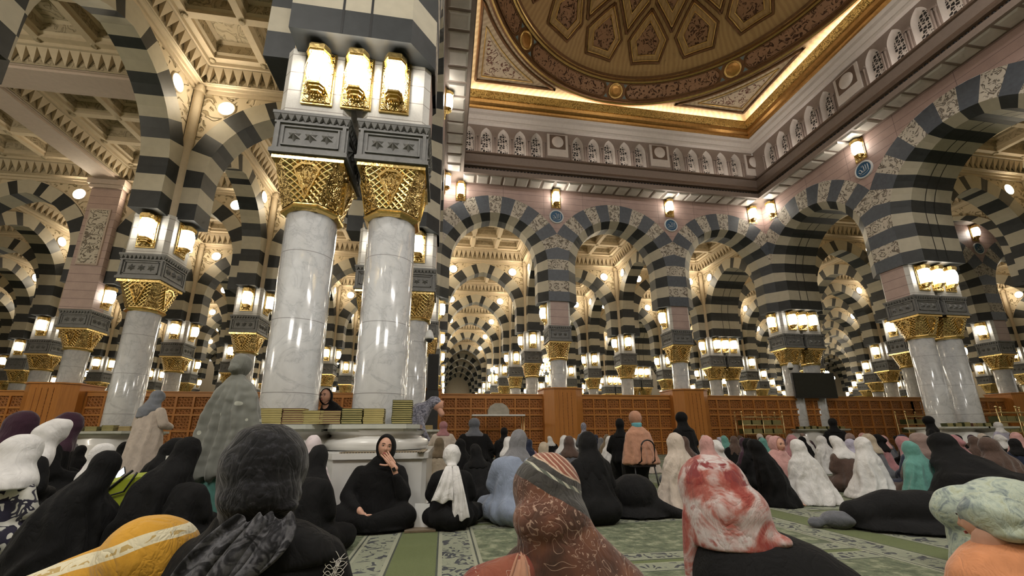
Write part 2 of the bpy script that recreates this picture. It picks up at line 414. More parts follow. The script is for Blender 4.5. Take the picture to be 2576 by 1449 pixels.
# ---------------------------------------------------------------- columns
BH = .52
def star_panel(b, m0):
    """three pyramidal stars in a sunken frame on the -y face of the block"""
    y = -BH - .001
    for k in (-1, 0, 1):
        cx = k * .235; cz = 5.30; pts = []
        for j in range(12):
            r = .105 if j % 2 == 0 else .06
            pts.append((cx + r * cos(PI/2 + j*PI/6), y + .02, cz + r * sin(PI/2 + j*PI/6)))
        for j in range(12): b.face([pts[j], pts[(j+1) % 12], (cx, y - .045, cz)], m0)
def make_column(full=True, dome=(), bands=None, name='marble_column'):
    """dome: sides ('-y','+x',...) on which the pier shows pink granite instead of white marble"""
    t = thing(name, '', 'column')
    b = MB(); b.lathe([(.385, .9), (.375, 1.05), (.37, 1.3), (.365, 4.22)], 40, 0); b.build('shaft', M['shaft'], t)
    rb = MB(); rb.lathe([(.385, 4.14), (.44, 4.17), (.455, 4.20), (.43, 4.235), (.425, 4.26)], 8, 0, False, rot=PI/8)
    b = MB()
    lo = [( .425*cos(PI/8 + k*PI/4)*1.02, .425*sin(PI/8 + k*PI/4)*1.02, 4.26) for k in range(8)]
    # eight-sided foot growing to a square top: four big trapezoids with sunk lattice and four corner darts
    q = .50; zt = 4.90; ht = .43
    hi = [(q, ht-.05), (ht-.05, q), (-ht+.05, q), (-q, ht-.05), (-q, -ht+.05), (-ht+.05, -q), (ht-.05, -q), (q, -ht+.05)]
    for k in range(8):
        p0, p1 = lo[k], lo[(k+1) % 8]; h0, h1 = hi[k], hi[(k+1) % 8]
        m = 2 if k % 2 == 1 else 1
        b.face([p0, p1, (h1[0], h1[1], zt), (h0[0], h0[1], zt)], m)
    # raised medallion frame on each of the four faces
    for s in range(4):
        a = s * PI/2; ca, sa = cos(a), sin(a)
        def W(x, z, d): 
            w = .425*cos(PI/8)*1.02; y = -(w + (q - w) * (z - 4.26) / (zt - 4.26)) - d
            return (x*ca - y*sa, x*sa + y*ca, z)
        inn = [(0, 4.34), (.11, 4.62), (.16, 4.74), (.07, 4.82), (-.07, 4.82), (-.16, 4.74), (-.11, 4.62)]
        out = [(x*1.22, 4.60 + (z-4.60)*1.16) for x, z in inn]
        for k in range(7):
            i0, i1, o0, o1 = inn[k], inn[(k+1)%7], out[k], out[(k+1)%7]
            b.face([W(*i0,.03), W(*i1,.03), W(*o1,.03), W(*o0,.03)], 0); b.face([W(*o0,.03), W(*o1,.03), W(*o1,0), W(*o0,0)], 0); b.face([W(*i1,.03), W(*i0,.03), W(*i0,0), W(*i1,0)], 0)
        b.face([W(x, z, .012) for x, z in inn], 1)
    b.box(-.51, .51, -.51, .51, 4.90, 4.975, 0)
    c = b.build('gold_capital', [M['gold'], M['goldscroll'], M['goldlattice']], t); rb.build('neck_ring', [M['gold']], c)
    b = MB()
    b.box(-.50, .50, -.50, .50, 4.975, 5.66); 
    for z0, z1, w in ((4.975, 5.04, .55), (5.04, 5.07, .53), (5.50, 5.535, .53), (5.64, 5.69, .56)): b.box(-w, w, -w, w, z0, z1)
    i0 = len(b.v)
    for s in range(4):
        j0 = len(b.v)
        b.box(-.50, -.45, -.53, -.49, 5.07, 5.50); b.box(.45, .50, -.53, -.49, 5.07, 5.50)
        b.box(-.41, .41, -.525, -.49, 5.12, 5.145); b.box(-.41, .41, -.525, -.49, 5.44, 5.465)
        b.box(-.41, -.385, -.525, -.49, 5.12, 5.465); b.box(.385, .41, -.525, -.49, 5.12, 5.465)
        for k in range(11):
            x = -.5 + k * .1; b.face([(x-.05, -.555, 5.64), (x+.05, -.555, 5.64), (x, -.53, 5.535)]); b.face([(x-.05, -.555, 5.64), (x, -.53, 5.535), (x-.05,-.51,5.6)]); b.face([(x+.05, -.555, 5.64), (x+.05,-.51,5.6), (x, -.53, 5.535)])
        b.xf(Matrix.Rotation(s * PI/2, 4, 'Z'), j0)
    cb = b.build('carved_block', M['block'], t, recalc=False); b = MB()
    for s in range(4): j0 = len(b.v); star_panel(b, 0); b.xf(Matrix.Rotation(s * PI/2, 4, 'Z'), j0)
    b.build('star_relief', M['block'], cb, recalc=False)
    b = MB(); ch = .10; w = BH
    o8 = [(w-ch,-w),(w,-w+ch),(w,w-ch),(w-ch,w),(-w+ch,w),(-w,w-ch),(-w,-w+ch),(-w+ch,-w)]
    for z0, z1 in ((5.69, 6.9),):
        for k in range(8):
            p, q2 = o8[k], o8[(k+1) % 8]
            m = 0
            side = {1:'+x', 3:'+y', 5:'-x', 7:'-y'}.get(k)
            m = 1 if side in dome else 0
            b.face([(*p, z0), (*q2, z0), (*q2, z1), (*p, z1)], m)
    # the pier narrows above the lanterns and runs up to the ceiling as a corner colonnette
    c4 = .40
    for sx in (-1, 1):
        for sy in (-1, 1):
            if ('-x' if sx < 0 else '+x') in dome or ('-y' if sy < 0 else '+y') in dome: continue
            pts = []
            for k in range(7):
                a = PI/2 * k / 6; pts.append((sx * (.30 + .19 * cos(a)), sy * (.30 + .19 * sin(a))))
            b.grid([[(x, y, 6.7) for x, y in pts], [(x, y, 11.3) for x, y in pts]], 2, True)
            b.box(min(sx*.28, sx*.53), max(sx*.28, sx*.53), min(sy*.28, sy*.53), max(sy*.28, sy*.53), 11.14, 11.32, 2)
    b.box(-.34, .34, -.34, .34, 5.7, 11.3, 2)
    b.build('pier', [M['white'], M['pinkplain'], M['plaster']], t)
    for s in dome:
        pass
    return t
# ---------------------------------------------------------------- coffered bay ceiling
def bay_mesh():
    b = MB(); o = 2.72; z0 = 11.28
    def sq(w, z): return [(-w,-w,z),(w,-w,z),(w,w,z),(-w,w,z)]
    for (w0, za), (w1, zb) in (((2.72,11.28),(2.60,11.28)),((2.60,11.28),(2.58,11.36)),((2.58,11.36),(2.46,11.38)),((2.44,11.84),(2.24,11.86)),((2.24,11.86),(2.22,11.95)),((2.22,11.95),(2.145,11.95))):
        p, q = sq(w0, za), sq(w1, zb)
        for k in range(4): b.face([p[k], p[(k+1)%4], q[(k+1)%4], q[k]], 0)
    p, q = sq(2.50, 11.36), sq(2.50, 11.86)
    for k in range(4): b.face([p[k], p[(k+1)%4], q[(k+1)%4], q[k]], 1)
    nt = 18; pw = 4.9 / nt
    for s in range(4):
        j0 = len(b.v)
        for k in range(nt):
            x = -2.45 + (k + .5) * pw; yb, yf = 2.49, 2.30
            top0, top1, tip = (x - pw/2, yf, 11.84), (x + pw/2, yf, 11.84), (x, yb - .02, 11.40)
            b.face([top0, top1, tip], 0); b.face([top0, tip, (x - pw/2, yb, 11.84)], 0); b.face([top1, (x + pw/2, yb, 11.84), tip], 0)
        b.xf(Matrix.Rotation(s * PI/2, 4, 'Z'), j0)
    pt = 1.43
    for i in range(3):
        for j in range(3):
            cx, cy = (i - 1) * pt, (j - 1) * pt
            lv = [(pt/2, 11.95), (pt/2-.10, 11.95), (pt/2-.10, 12.06), (pt/2-.17, 12.10), (pt/2-.20, 12.36), (pt/2-.30, 12.40)]
            for (w0, za), (w1, zb) in zip(lv, lv[1:]):
                p, q = [(cx+x, cy+y, z) for x, y, z in sq(w0, za)], [(cx+x, cy+y, z) for x, y, z in sq(w1, zb)]
                for k in range(4): b.face([p[k], p[(k+1)%4], q[(k+1)%4], q[k]], 1 if za > 12.08 and zb < 12.38 else 0)
            b.face([(cx+x, cy+y, z) for x, y, z in sq(pt/2-.30, 12.40)], 1)
    for i in range(4):
        for j in range(4): b.lathe([(.09, 11.95), (.07, 11.90), (.0, 11.89)], 8, 1, False, ((i-1.5)*pt, (j-1.5)*pt), cap=False)
    b.box(-3.0, 3.0, -3.0, 3.0, 12.6, 12.7, 0)
    return b.mesh('ceiling', [M['plaster'], M['coffer']], recalc=False)
ME_BAY = bay_mesh()

# projection used only to leave out what stands wholly outside the photographed view
_Y, _P, _F = .1592, .2544, 1046.7
def seen(x, y, z, mx=250, my=250):
    x -= CX; z -= CZ; xr = cos(_Y)*x - sin(_Y)*y; yr = sin(_Y)*x + cos(_Y)*y
    zf = cos(_P)*yr + sin(_P)*z; zu = -sin(_P)*yr + cos(_P)*z
    if zf < .3: return False
    u, v = 1288 + _F*xr/zf, 820 - _F*zu/zf
    return -mx < u < 2576 + mx and -my < v < 1449 + my
def any_seen(pts, mx=60, my=60): return any(seen(*p, mx, my) for p in pts)

GX = [-31.21-PW, -31.21, -25.21, -19.21, -13.21, -7.21]
xs_left = [-PW-6*k for k in range(6, 0, -1)]            # -37.2 ... -7.2
PAIRS = [0.0, 18.0 + PW]                                  # east column of each pair
XR = [18.0 + PW + 6*k for k in range(1, 8)]               # 25.2 ...
SINGLE = xs_left + [6.0, 12.0] + XR
BAYS = []                                                 # (x centre, left grid line, right grid line)
lines = xs_left + [-PW]
for a, c in zip(lines, lines[1:]): BAYS.append((a + c) / 2)
BAYS += [3.0, 9.0, 15.0]; lines = [18 + PW] + XR
for a, c in zip(lines, lines[1:]): BAYS.append((a + c) / 2)
NROW = 12
D2 = 18 + PW + 6                                          # second domed hall starts on this line (25.2) and is 18 m wide
def in_dome(x, r):
    """strictly inside an open domed hall"""
    return (0 < x < 18 and r < 2) or (D2 < x < D2 + 18 and r < 2)
BIG0, BIG1 = -PW - 18, -PW - 6                             # twelve metre bay with crossing beams (-19.2 .. -7.2), rows 0..2
def open_col(x, r): return abs(x - (BIG0 + BIG1) / 2) < .1 and r < 2

COLP = make_column(); COLS = {}
def colpro(dome):
    k = tuple(sorted(dome))
    if k not in COLS: COLS[k] = COLP if not k else make_column(dome=k, name='marble_column')
    return COLS[k]

def describe(x, r):
    """words that place a column or lamp in the hall"""
    side = 'left of the paired columns' if x < -2 else ('right of the screen wall corner' if x > 20 else 'behind the domed hall')
    return side
LANTERNS = []
def lantern(x, y, rz, label, group, z=6.36):
    if not seen(x, y, z, 20, 20): return
    o = place(LANT, USED_L, (x, y, z), rz, label, group); LANTERNS.append(o)
USED_L = {}
def put(pro, key, loc, rz, label, group=None): 
    return place(pro, USEDP.setdefault(key, {}), loc, rz, label, group)
USEDP = {}

ORD = ['first', 'second', 'third', 'fourth', 'fifth', 'sixth', 'seventh', 'eighth', 'ninth']
for r in range(-1, NROW):
    y = row(r)
    for x in SINGLE + PAIRS:
        if in_dome(x, r) or open_col(x, r) or (r >= 9 and not -2 < x < 7): continue
        is_pair = x in PAIRS
        for cx in ([x - PW, x] if is_pair else [x]):
            if not any_seen([(cx, y, z) for z in (.5, 2, 4, 5, 6, 7)]): continue
            dome = []
            if cx == 0.0 and r < 2: dome.append('+x')
            if cx == 18.0 and r < 2: dome.append('-x')
            if r == 2 and (0 < cx < 18 or D2 < cx < D2 + 18): dome.append('-y')
            if r == 2 and abs(cx - (BIG0 + BIG1)/2) < .1: dome.append('-y')
            if abs(cx - D2) < .1 and r < 2: dome.append('+x')
            far = r >= 3
            key = 'col' + ''.join(sorted(dome))
            o = put(colpro(dome), key, (cx, y, 0), 0, 'COL|%.1f|%d' % (cx, r))
        # lanterns on the faces that can be seen
        faces = []
        if is_pair:
            if r != 2 or True:
                for k in (-.58, 0, .58): faces.append((x - PW/2 + k, y - BH, 0, 'front'))
            fx0, fx1 = x - PW, x
        else:
            fx0 = fx1 = x
            if not ((r == 2 and (0 < x < 18 or D2 < x < D2 + 18)) or (r == 2 and abs(x - (BIG0+BIG1)/2) < .1)): faces.append((x, y - BH, 0, 'front'))
        leftopen = not (fx0 == 18 and r < 2) ; rightopen = not (fx1 == 0 and r < 2) and not (abs(fx1 - D2) < .1 and r < 2)
        if fx0 > CX + 1 and leftopen: faces.append((fx0 - BH, y, -PI/2, 'left'))
        if fx1 < CX and rightopen and not (abs(x - BIG0) < .1 and r < 2): faces.append((fx1 + BH, y, PI/2, 'right'))
        if fx0 > CX - 1 and fx0 <= 0 and r < 2 and False: pass
        for fx, fy, rz, nm in faces: lantern(fx, fy, rz, 'LAN|%.1f|%d|%s' % (x, r, nm), None)

def arch(pro, key, x, y, rz, label):
    return put(pro, key, (x, y, 0), rz, label)
# arches along X on every row line, arches along Y on every column line
for r in range(0, NROW):
    y = row(r)
    for bx in BAYS:
        hall = (0 < bx < 18 or D2 < bx < D2 + 18)
        if hall and r < 2: continue
        if BIG0 < bx < BIG1 and r < 2 or (r >= 9 and not 0 < bx < 6): continue
        if not any_seen([(bx + u, y, z) for u in (-2.5, 0, 2.5) for z in (7, 9, 11)]): continue
        if r == 2 and hall: arch(DARCH, 'da', bx, y, 0, 'ARD|%.1f|%d' % (bx, r))
        else: arch(ARCH, 'a', bx, y, 0, 'ARX|%.1f|%d' % (bx, r))
for r in range(-1, NROW - 1):
    y = row(r) + 3
    for x in SINGLE:
        if in_dome(x, r) or abs(x - (BIG0 + BIG1)/2) < .1 and r < 2 or (r >= 9 and not -2 < x < 7): continue
        if not any_seen([(x, y + u, z) for u in (-2.5, 0, 2.5) for z in (7, 9, 11)]): continue
        if abs(x - D2) < .1 and r < 2: arch(DARCH, 'da', x, y, PI/2, 'ARD|%.1f|%d' % (x, r))
        else: arch(ARCH, 'a', x, y, PI/2, 'ARY|%.1f|%d' % (x, r))
    for x in PAIRS:
        if r >= 9 and x > 7 or not any_seen([(x, y + u, z) for u in (-2.5, 0, 2.5) for z in (7, 9, 11)]): continue
        if r < 2 and x == 0: arch(DARCHP, 'dap', 0, y, PI/2, 'ARP|%.1f|%d' % (x, r))
        elif r < 2: arch(DARCHP, 'dap', 18, y, -PI/2, 'ARP|%.1f|%d' % (x, r))
        else: arch(ARCHP, 'ap', x - PW/2, y, PI/2, 'ARP|%.1f|%d' % (x, r))
# ceilings of the low bays
nceil = 0
for r in range(-1, NROW - 1):
    for bx in BAYS:
        if in_dome(bx, r) or (r >= 9 and not 0 < bx < 6): continue
        y = row(r) + 3
        if not any_seen([(bx + u, y + w, 11.8) for u in (-3, 0, 3) for w in (-3, 0, 3)], 200, 200): continue
        o = link('ceiling', ME_BAY, None, (bx, y, 0)); struct(o)
# crossing beams of the twelve metre bay
b = MB(); xm = (BIG0 + BIG1)/2
b.box(BIG0, BIG1, row(1)-.42, row(1)+.42, 11.26, 12.2, 0); b.box(xm-.42, xm+.42, row(-1), row(2)-.5, 11.26, 12.2, 0)
b.box(BIG0, BIG1, row(0)-.42, row(0)+.42, 11.26, 12.2, 0)
for w, z0, z1 in ((.50, 11.34, 11.4),):
    b.box(BIG0, BIG1, row(1)-w, row(1)+w, z0, z1, 0); b.box(xm-w, xm+w, row(-1), row(2)-.5, z0, z1, 0)
struct(b.build('ceiling_beam', [M['plasterpink']]))
# granite pilaster that carries the beam, with a tall carved panel
b = MB(); y = YB - .58
b.box(xm-.55, xm+.55, y, YB, 5.69, 10.9, 0); b.box(xm-.62, xm+.62, y-.08, YB, 10.9, 11.05, 1); b.box(xm-.68, xm+.68, y-.14, YB, 11.05, 11.3, 1)
b.box(xm-.38, xm+.38, y-.05, y, 7.5, 9.95, 1); b.box(xm-.32, xm+.32, y-.06, y-.04, 7.56, 9.89, 2)
tag(struct(b.build('wall_pilaster', [M['pinkplain'], M['plasterpink'], M['relief']])))
b = MB(); b.box(BIG0, -PW, row(2)-.2, row(2)+.2, 11.3, 12.6, 0)
struct(b.build('wall_upper', [M['plaster']]))

# outer walls, floor
FX0, FX1, FY1 = -38.0, 62.0, row(NROW-1) + .6
b = MB(); b.face([(FX0,-8,0),(FX1,-8,0),(FX1,FY1,0),(FX0,FY1,0)]); struct(b.build('floor', [None]))
FLOOR = bpy.data.objects['floor']
for nm, x0, x1, y0, y1 in (('wall_north', FX0, FX1, FY1, FY1+.3), ('wall_west', FX0-.3, FX0, -8, FY1), ('wall_east', FX1, FX1+.3, -8, FY1), ('wall_south', FX0, FX1, -8.3, -8)):
    b = MB(); b.box(x0, x1, y0, y1, 0, 12.6); struct(b.build(nm, [M['plaster']]))

# round lights in the spandrels
NRL = 0; USED_R = {}
def rl(x, y, z, rz, label):
    global NRL
    if not seen(x, y, z, 10, 10) or NRL >= 290: return
    NRL += 1; place(RND, USED_R, (x, y, z), rz, label)
for r in range(0, 8):
    y = row(r)
    for bx in BAYS:
        hall = (0 < bx < 18 or D2 < bx < D2 + 18)
        if (hall and r < 3) or (BIG0 < bx < BIG1 and r < 2): continue
        for s in (-1, 1): rl(bx + s*1.83, y - T + .08, 10.72, 0, 'RND|%.1f|%d|x%d' % (bx, r, s))
for r in range(0, 7):
    y = row(r) + 3
    for x in SINGLE + PAIRS:
        if in_dome(x, r): continue
        if abs(x - (BIG0 + BIG1)/2) < .1 and r < 2: continue
        fx = x + T - .08 if x < CX else (x - T + .08 - (PW if x in PAIRS else 0))
        if r < 2 and x in PAIRS: continue
        rz = PI/2 if x < CX else -PI/2
        if abs(x - D2) < .1 and r < 2: continue
        if x == 0.0: fx = x + T - .08
        for s in (-1, 1): rl(fx, y + s*1.83, 10.72, rz, 'RND|%.1f|%d|y%d' % (x, r, s))
# ---------------------------------------------------------------- upper part of the domed hall
M['hallstone'] = simple('warm_grey_stone', (.28, .22, .185), .6, var=.06)
M['hallbrown'] = simple('brown_moulding', (.16, .11, .08), .5, var=.08)
M['whitestone'] = simple('white_niche_stone', (.66, .60, .54), .6, var=.04)
M['tile'] = simple('white_marble_tile', (.58, .55, .50), .35, var=.12, scale=2.5)
M['goldpaint'] = simple('bronze_gold', (.55, .30, .09), .3, .85, var=.15)
M['goldflower'] = make_relief('gold_flower_band', (.90, .60, .19), (.50, .29, .07), 6.0, metal=.8, rough=.3)
M['domebrown'] = make_relief('carved_brown_scrolls', (.40, .225, .12), (.085, .034, .016), 4.6, sharp=9, rough=.4, metal=.25)
M['bluebit'] = simple('pale_blue_enamel', (.20, .26, .25), .5)
M['dometan'] = None
def striped(name, c1, c2, k, metal=.25, rough=.38):
    m = N(name); v = m.coord(loc=(-9, -9.3, 0)); sep = m.n('ShaderNodeSeparateXYZ'); m.l(v, sep.inputs[0])
    a = m.math('ARCTAN2', sep.outputs['Y'], sep.outputs['X']); n = m.noise(v, 1.4, 3).outputs['Fac']
    a = m.math('ADD', a, m.math('MULTIPLY', n, .05)); s = m.math('SINE', m.math('MULTIPLY', a, k)); s = m.math('MULTIPLY', m.math('ADD', s, 1), .5)
    m.base(m.ramp(s, [(.2, c1), (.8, c2)])); m.set(rough, metal); return m.mat
M['dometan'] = striped('golden_veneer', (.50, .32, .135), (.58, .385, .17), 190)
M['ceilveneer'] = striped('pale_gold_veneer', (.66, .50, .30), (.78, .63, .41), 230, .15, .45)
M['scrolltri'] = make_relief('scroll_inlay', (.78, .64, .46), (.20, .06, .03), 4.6, sharp=8, rough=.5, bump=.6)
M['goldline'] = simple('bright_gold_line', (.80, .55, .20), .28, .9)
M['bronze'] = simple('dark_bronze_moulding', (.22, .11, .045), .35, .5, var=.15)
HX, HY, HW = 9.0, row(0) + 3, 8.42                    # centre of the hall, half width of its faces
def sweep(b, prof, cx=HX, cy=HY, hw=HW, m=0):
    """moulding profile (distance in from the wall, height) run round the square hall"""
    for (d0, z0), (d1, z1) in zip(prof, prof[1:]):
        a, c = hw - d0, hw - d1
        p = [(-a,-a,z0),(a,-a,z0),(a,a,z0),(-a,a,z0)]; q = [(-c,-c,z1),(c,-c,z1),(c,c,z1),(-c,c,z1)]
        for k in range(4):
            b.face([(x+cx, y+cy, z) for x, y, z in (p[k], p[(k+1)%4], q[(k+1)%4], q[k])], m)
def hall_upper(cx, detail=True):
    cy = HY
    b = MB()
    sweep(b, [(0,ZW),(.85,ZW),(.85,12.85)], cx, m=1)
    sweep(b, [(.85,12.85),(.76,12.88),(.76,12.97),(.88,13.0),(.90,13.08),(.80,13.12)], cx, m=0)
    sweep(b, [(.80,13.12),(.76,13.24),(.66,13.32),(.64,13.38)], cx, m=0)
    sweep(b, [(.64,13.38),(.60,13.42),(.60,13.82)], cx, m=1)
    sweep(b, [(.60,13.82),(.66,13.86),(.66,13.94),(.62,13.97)], cx, m=0)
    sweep(b, [(.62,13.97),(0.0,14.0)], cx, m=1)
    b2 = MB()
    struct(b.build('trim_lower_cornice', [M['hallbrown'], M['hallstone']], recalc=False))
    b = MB()
    sweep(b, [(-.02,15.98),(.16,16.02),(.20,16.12),(.20,16.17),(.34,16.30),(.38,16.42),(.50,16.50)], cx, m=0)
    struct(b.build('trim_upper_cornice', [M['whitestone']], recalc=False))
    b = MB()
    sweep(b, [(.48,16.50),(.58,16.52),(.62,16.60),(.58,16.66),(.70,16.74),(.76,16.86),(.72,16.90)], cx, m=0)
    sweep(b, [(.72,16.90),(.80,16.94),(.96,17.16)], cx, m=1)
    sweep(b, [(.96,17.16),(.98,17.19),(.93,17.20),(.5,17.05)], cx, m=0)
    struct(b.build('trim_gold_cornice', [M['goldpaint'], M['goldflower']], recalc=False))
hall_upper(HX)
# dark beads under the cornice, marble tiles on the soffit
b = MB(); n = 92
for s in range(4):
    j0 = len(b.v)
    for k in range(n):
        x = -7.55 + 15.1 * (k + .5) / n
        b.lathe([(.0, 12.865), (.055, 12.885), (.062, 12.92), (.045, 12.96)], 6, 0, True, (x, 7.66), cap=False)
    b.xf(Matrix.Translation((HX, HY, 0)) @ Matrix.Rotation(s*PI/2, 4, 'Z'), j0)
struct(b.build('trim_bead_row', [M['joint']], recalc=False))
b = MB()
for s in range(4):
    j0 = len(b.v); n = 24
    for k in range(n):
        x0 = -7.6 + 15.2 * k / n + .04; x1 = x0 + 15.2 / n - .08; y0, y1 = 7.70, 8.34
        p = [(x0,y0,ZW-.005),(x1,y0,ZW-.005),(x1,y1,ZW-.005),(x0,y1,ZW-.005)]; q = [(x0+.06,y0+.06,ZW-.05),(x1-.06,y0+.06,ZW-.05),(x1-.06,y1-.06,ZW-.05),(x0+.06,y1-.06,ZW-.05)]
        for i in range(4): b.face([p[i], p[(i+1)%4], q[(i+1)%4], q[i]])
        b.face([q[3], q[2], q[1], q[0]])
    b.xf(Matrix.Translation((HX, HY, 0)) @ Matrix.Rotation(s*PI/2, 4, 'Z'), j0)
struct(b.build('ceiling_soffit_tiles', [M['tile']]))

# clerestory: five pointed niches per six metres, with a boss panel on each column line
WZ0, WZS, WZA, NWD = 13.98, 15.32, 15.86, .31
def niche_outline(w, zs, za, n=8):
    a = w; R_ = ((za - zs)**2 + a*a) / (2*a); 
    pts = []
    for k in range(n + 1):
        t = math.asin(min(1, (za - zs) / R_)) * k / n; pts.append((-(R_ - a) + R_*cos(t), zs + R_*sin(t)))
    pts[-1] = (0, za); return pts
def clerestory_mesh():
    b = MB(); o = niche_outline(NWD, WZS, WZA); zt = 16.0; xs = [k * .92 for k in (-2, -1, 0, 1, 2)]
    for cx in xs:
        for s in (1, -1):
            for (x0, z0), (x1, z1) in zip(o, o[1:]):
                b.face([(cx+s*x0,0,z0),(cx+s*x1,0,z1),(cx+s*x1,0,zt),(cx+s*x0,0,zt)], 0)
            b.face([(cx+s*NWD,0,WZ0),(cx+s*.46,0,WZ0),(cx+s*.46,0,zt),(cx+s*NWD,0,zt)], 0)
            # colonnette at the jamb
        b.lathe([(.045, WZ0), (.045, 14.1), (.032, 14.14), (.03, 15.12), (.05, 15.18), (.055, 15.26)], 8, 0, True, (cx + .40, -.03)); b.lathe([(.045, WZ0), (.045, 14.1), (.032, 14.14), (.03, 15.12), (.05, 15.18), (.055, 15.26)], 8, 0, True, (cx - .40, -.03))
        b.box(cx-.50, cx-.32, -.09, .0, 15.26, 15.34, 0); b.box(cx+.32, cx+.50, -.09, .0, 15.26, 15.34, 0)
    for s in (1, -1):
        b.face([(s*2.30,0,WZ0),(s*3,0,WZ0),(s*3,0,zt),(s*2.30,0,zt)], 0)
    b.box(2.42, 3.58, -.05, 0, 14.55, 15.85, 1); b.box(2.56, 3.44, -.07, -.04, 14.98, 15.80, 2)
    m = 20; rr = [(.33, -.07), (.30, -.12), (.16, -.15), (.0, -.16)]
    rows = [[(3 + r*cos(2*PI*k/m), y, 15.39 + r*sin(2*PI*k/m)) for k in range(m)] for r, y in rr]; b.grid(rows, 1, True, True)
    return b.mesh('clerestory', [M['hallstone'], M['whitestone'], M['hallbrown']], recalc=False)
def lattice_mat():
    m = N('pierced_stone_screen'); v = m.coord(scale=(1, .0, 1))
    x = m.n('ShaderNodeTexVoronoi', feature='DISTANCE_TO_EDGE'); x.inputs['Scale'].default_value = 7.5; x.inputs['Randomness'].default_value = .55; m.l(v, x.inputs['Vector'])
    f = m.math('GREATER_THAN', x.outputs['Distance'], .115)
    m.base(m.mix(f, (.62, .56, .50), (.02, .017, .014))); m.set(.6); m.bump(m.math('SUBTRACT', 1, f), .5, .02); return m.mat
M['lattice'] = lattice_mat()
def window_thing():
    o = niche_outline(NWD, WZS, WZA); full = [(x, z) for x, z in o] + [(-x, z) for x, z in o[:-1][::-1]]
    full = [(NWD, WZ0)] + full + [(-NWD, WZ0)]
    b = MB(); b.face([(x*.86, .28, WZ0 + (z-WZ0)*.965) for x, z in full], 0); me = b.mesh('pierced_screen', [M['lattice']])
    b = MB(); b.grid([[(x, 0, z) for x, z in full], [(x*.97, .14, WZ0+(z-WZ0)*.985) for x, z in full], [(x*.86, .29, WZ0+(z-WZ0)*.965) for x, z in full]], 0, True)
    fr = b.mesh('window_reveal', [M['whitestone']], recalc=False)
    t = link('window', None); struct(t); link('reveal', fr, t); link('pierced_screen', me, t); return t
WINP = window_thing(); ME_CL = clerestory_mesh(); UW = {}
for side, (ox, oy, rz) in {'back': (HX, HY + HW, 0), 'right': (HX + HW, HY, -PI/2), 'left': (HX - HW, HY, PI/2)}.items():
    for k in (-1, 0, 1):
        c, s = cos(rz), sin(rz); lx = k * 5.6
        o = link('wall_clerestory', ME_CL, None, (ox + lx*c, oy + lx*s, 0), rz); struct(o); o.scale = (5.6/6, 1, 1)
        for j in (-2, -1, 0, 1, 2):
            l2 = lx + j * .92 * 5.6/6; x, y = ox + l2*c, oy + l2*s
            if not seen(x, y, 15, 60, 60): continue
            w_ = place(WINP, UW, (x, y, 0), rz); w_.scale = (5.6/6, 1, 1)
b = MB(); sweep(b, [(-.32, 13.9), (-.32, 16.1)]); struct(b.build('wall_behind_windows', [M['hallbrown']]))

# flat ceiling with a round opening, ring band and shallow dome
CH, RO, RI, ZR, ZD = 17.42, 7.50, 6.82, 18.28, 21.5
b = MB(); n = 96; hw = 7.95; pts = []
for k in range(n):
    a = 2*PI*k/n; ca, sa = cos(a), sin(a); s = hw / max(abs(ca), abs(sa)); pts.append(((RO*ca, RO*sa), (s*ca, s*sa)))
for k in range(n):
    (i0, o0), (i1, o1) = pts[k], pts[(k+1)%n]; b.face([(HX+i0[0],HY+i0[1],CH),(HX+i1[0],HY+i1[1],CH),(HX+o1[0],HY+o1[1],CH),(HX+o0[0],HY+o0[1],CH)])
# fill the four corners
for sx in (1,-1):
    for sy in (1,-1): pass
struct(b.build('ceiling_hall', [M['ceilveneer']]))
def tri_outline(line, arc, n=24):
    """corner panel in the +x +y corner, relative to the hall centre"""
    xt = sqrt(arc*arc - line*line); a0 = math.atan2(line, xt); a1 = math.atan2(xt, line)
    return [(line, line)] + [(arc*cos(a0+(a1-a0)*k/n), arc*sin(a0+(a1-a0)*k/n)) for k in range(n + 1)]
for q in range(4):
    t = struct(link('ceiling_corner_panel', None, None, (HX, HY, 0), q*PI/2))
    o = tri_outline(7.12, 7.80); b = MB(); b.tube([(x, y, CH-.02) for x, y in o + o[:1]], .075, 6); b.build('brown_border', [M['bronze']], t)
    o = tri_outline(6.86, 8.12); b = MB(); b.tube([(x, y, CH-.02) for x, y in o + o[:1]], .028, 6); b.build('gold_border', [M['goldline']], t)
    o = tri_outline(6.74, 8.26); b = MB(); b.face([(x, y, CH-.03) for x, y in o][::-1]); b.build('scroll_panel', [M['scrolltri']], t)
def rev(prof, mats, name, n=96):
    b = MB()
    for i, ((r0, z0), (r1, z1)) in enumerate(zip(prof, prof[1:])):
        rows = [[(HX+r*cos(2*PI*k/n), HY+r*sin(2*PI*k/n), z) for k in range(n)] for r, z in ((r0,z0),(r1,z1))]
        b.grid(rows, mats[1][i], True, True)
    return struct(b.build(name, mats[0], recalc=False, merge=False))
rev([(7.62,17.42),(7.60,17.34),(7.50,17.32),(7.44,17.38),(7.38,17.40),(7.36,17.48)], ([M['bronze'], M['goldline']], [0,0,1,0,0]), 'ceiling_ring_outer')
rev([(7.36,17.48),(6.94,18.14)], ([M['bronze']], [0]), 'ceiling_ring_band')
rev([(6.94,18.14),(6.90,18.10),(6.82,18.14),(6.80,18.22),(6.74,18.22),(6.66,18.30)], ([M['bronze'], M['goldline']], [0,1,0,1,0]), 'ceiling_ring_inner')
def band(az, t, lift=0.0):
    """point on the sloping ring band: azimuth degrees, t 0..1 outward to inward"""
    r = 7.36 + (6.94 - 7.36) * t; z = 17.48 + (18.14 - 17.48) * t; nx, nz = -.843, -.537
    r += nx * lift; z += nz * lift; a = R(az); return (HX + r*cos(a), HY + r*sin(a), z)
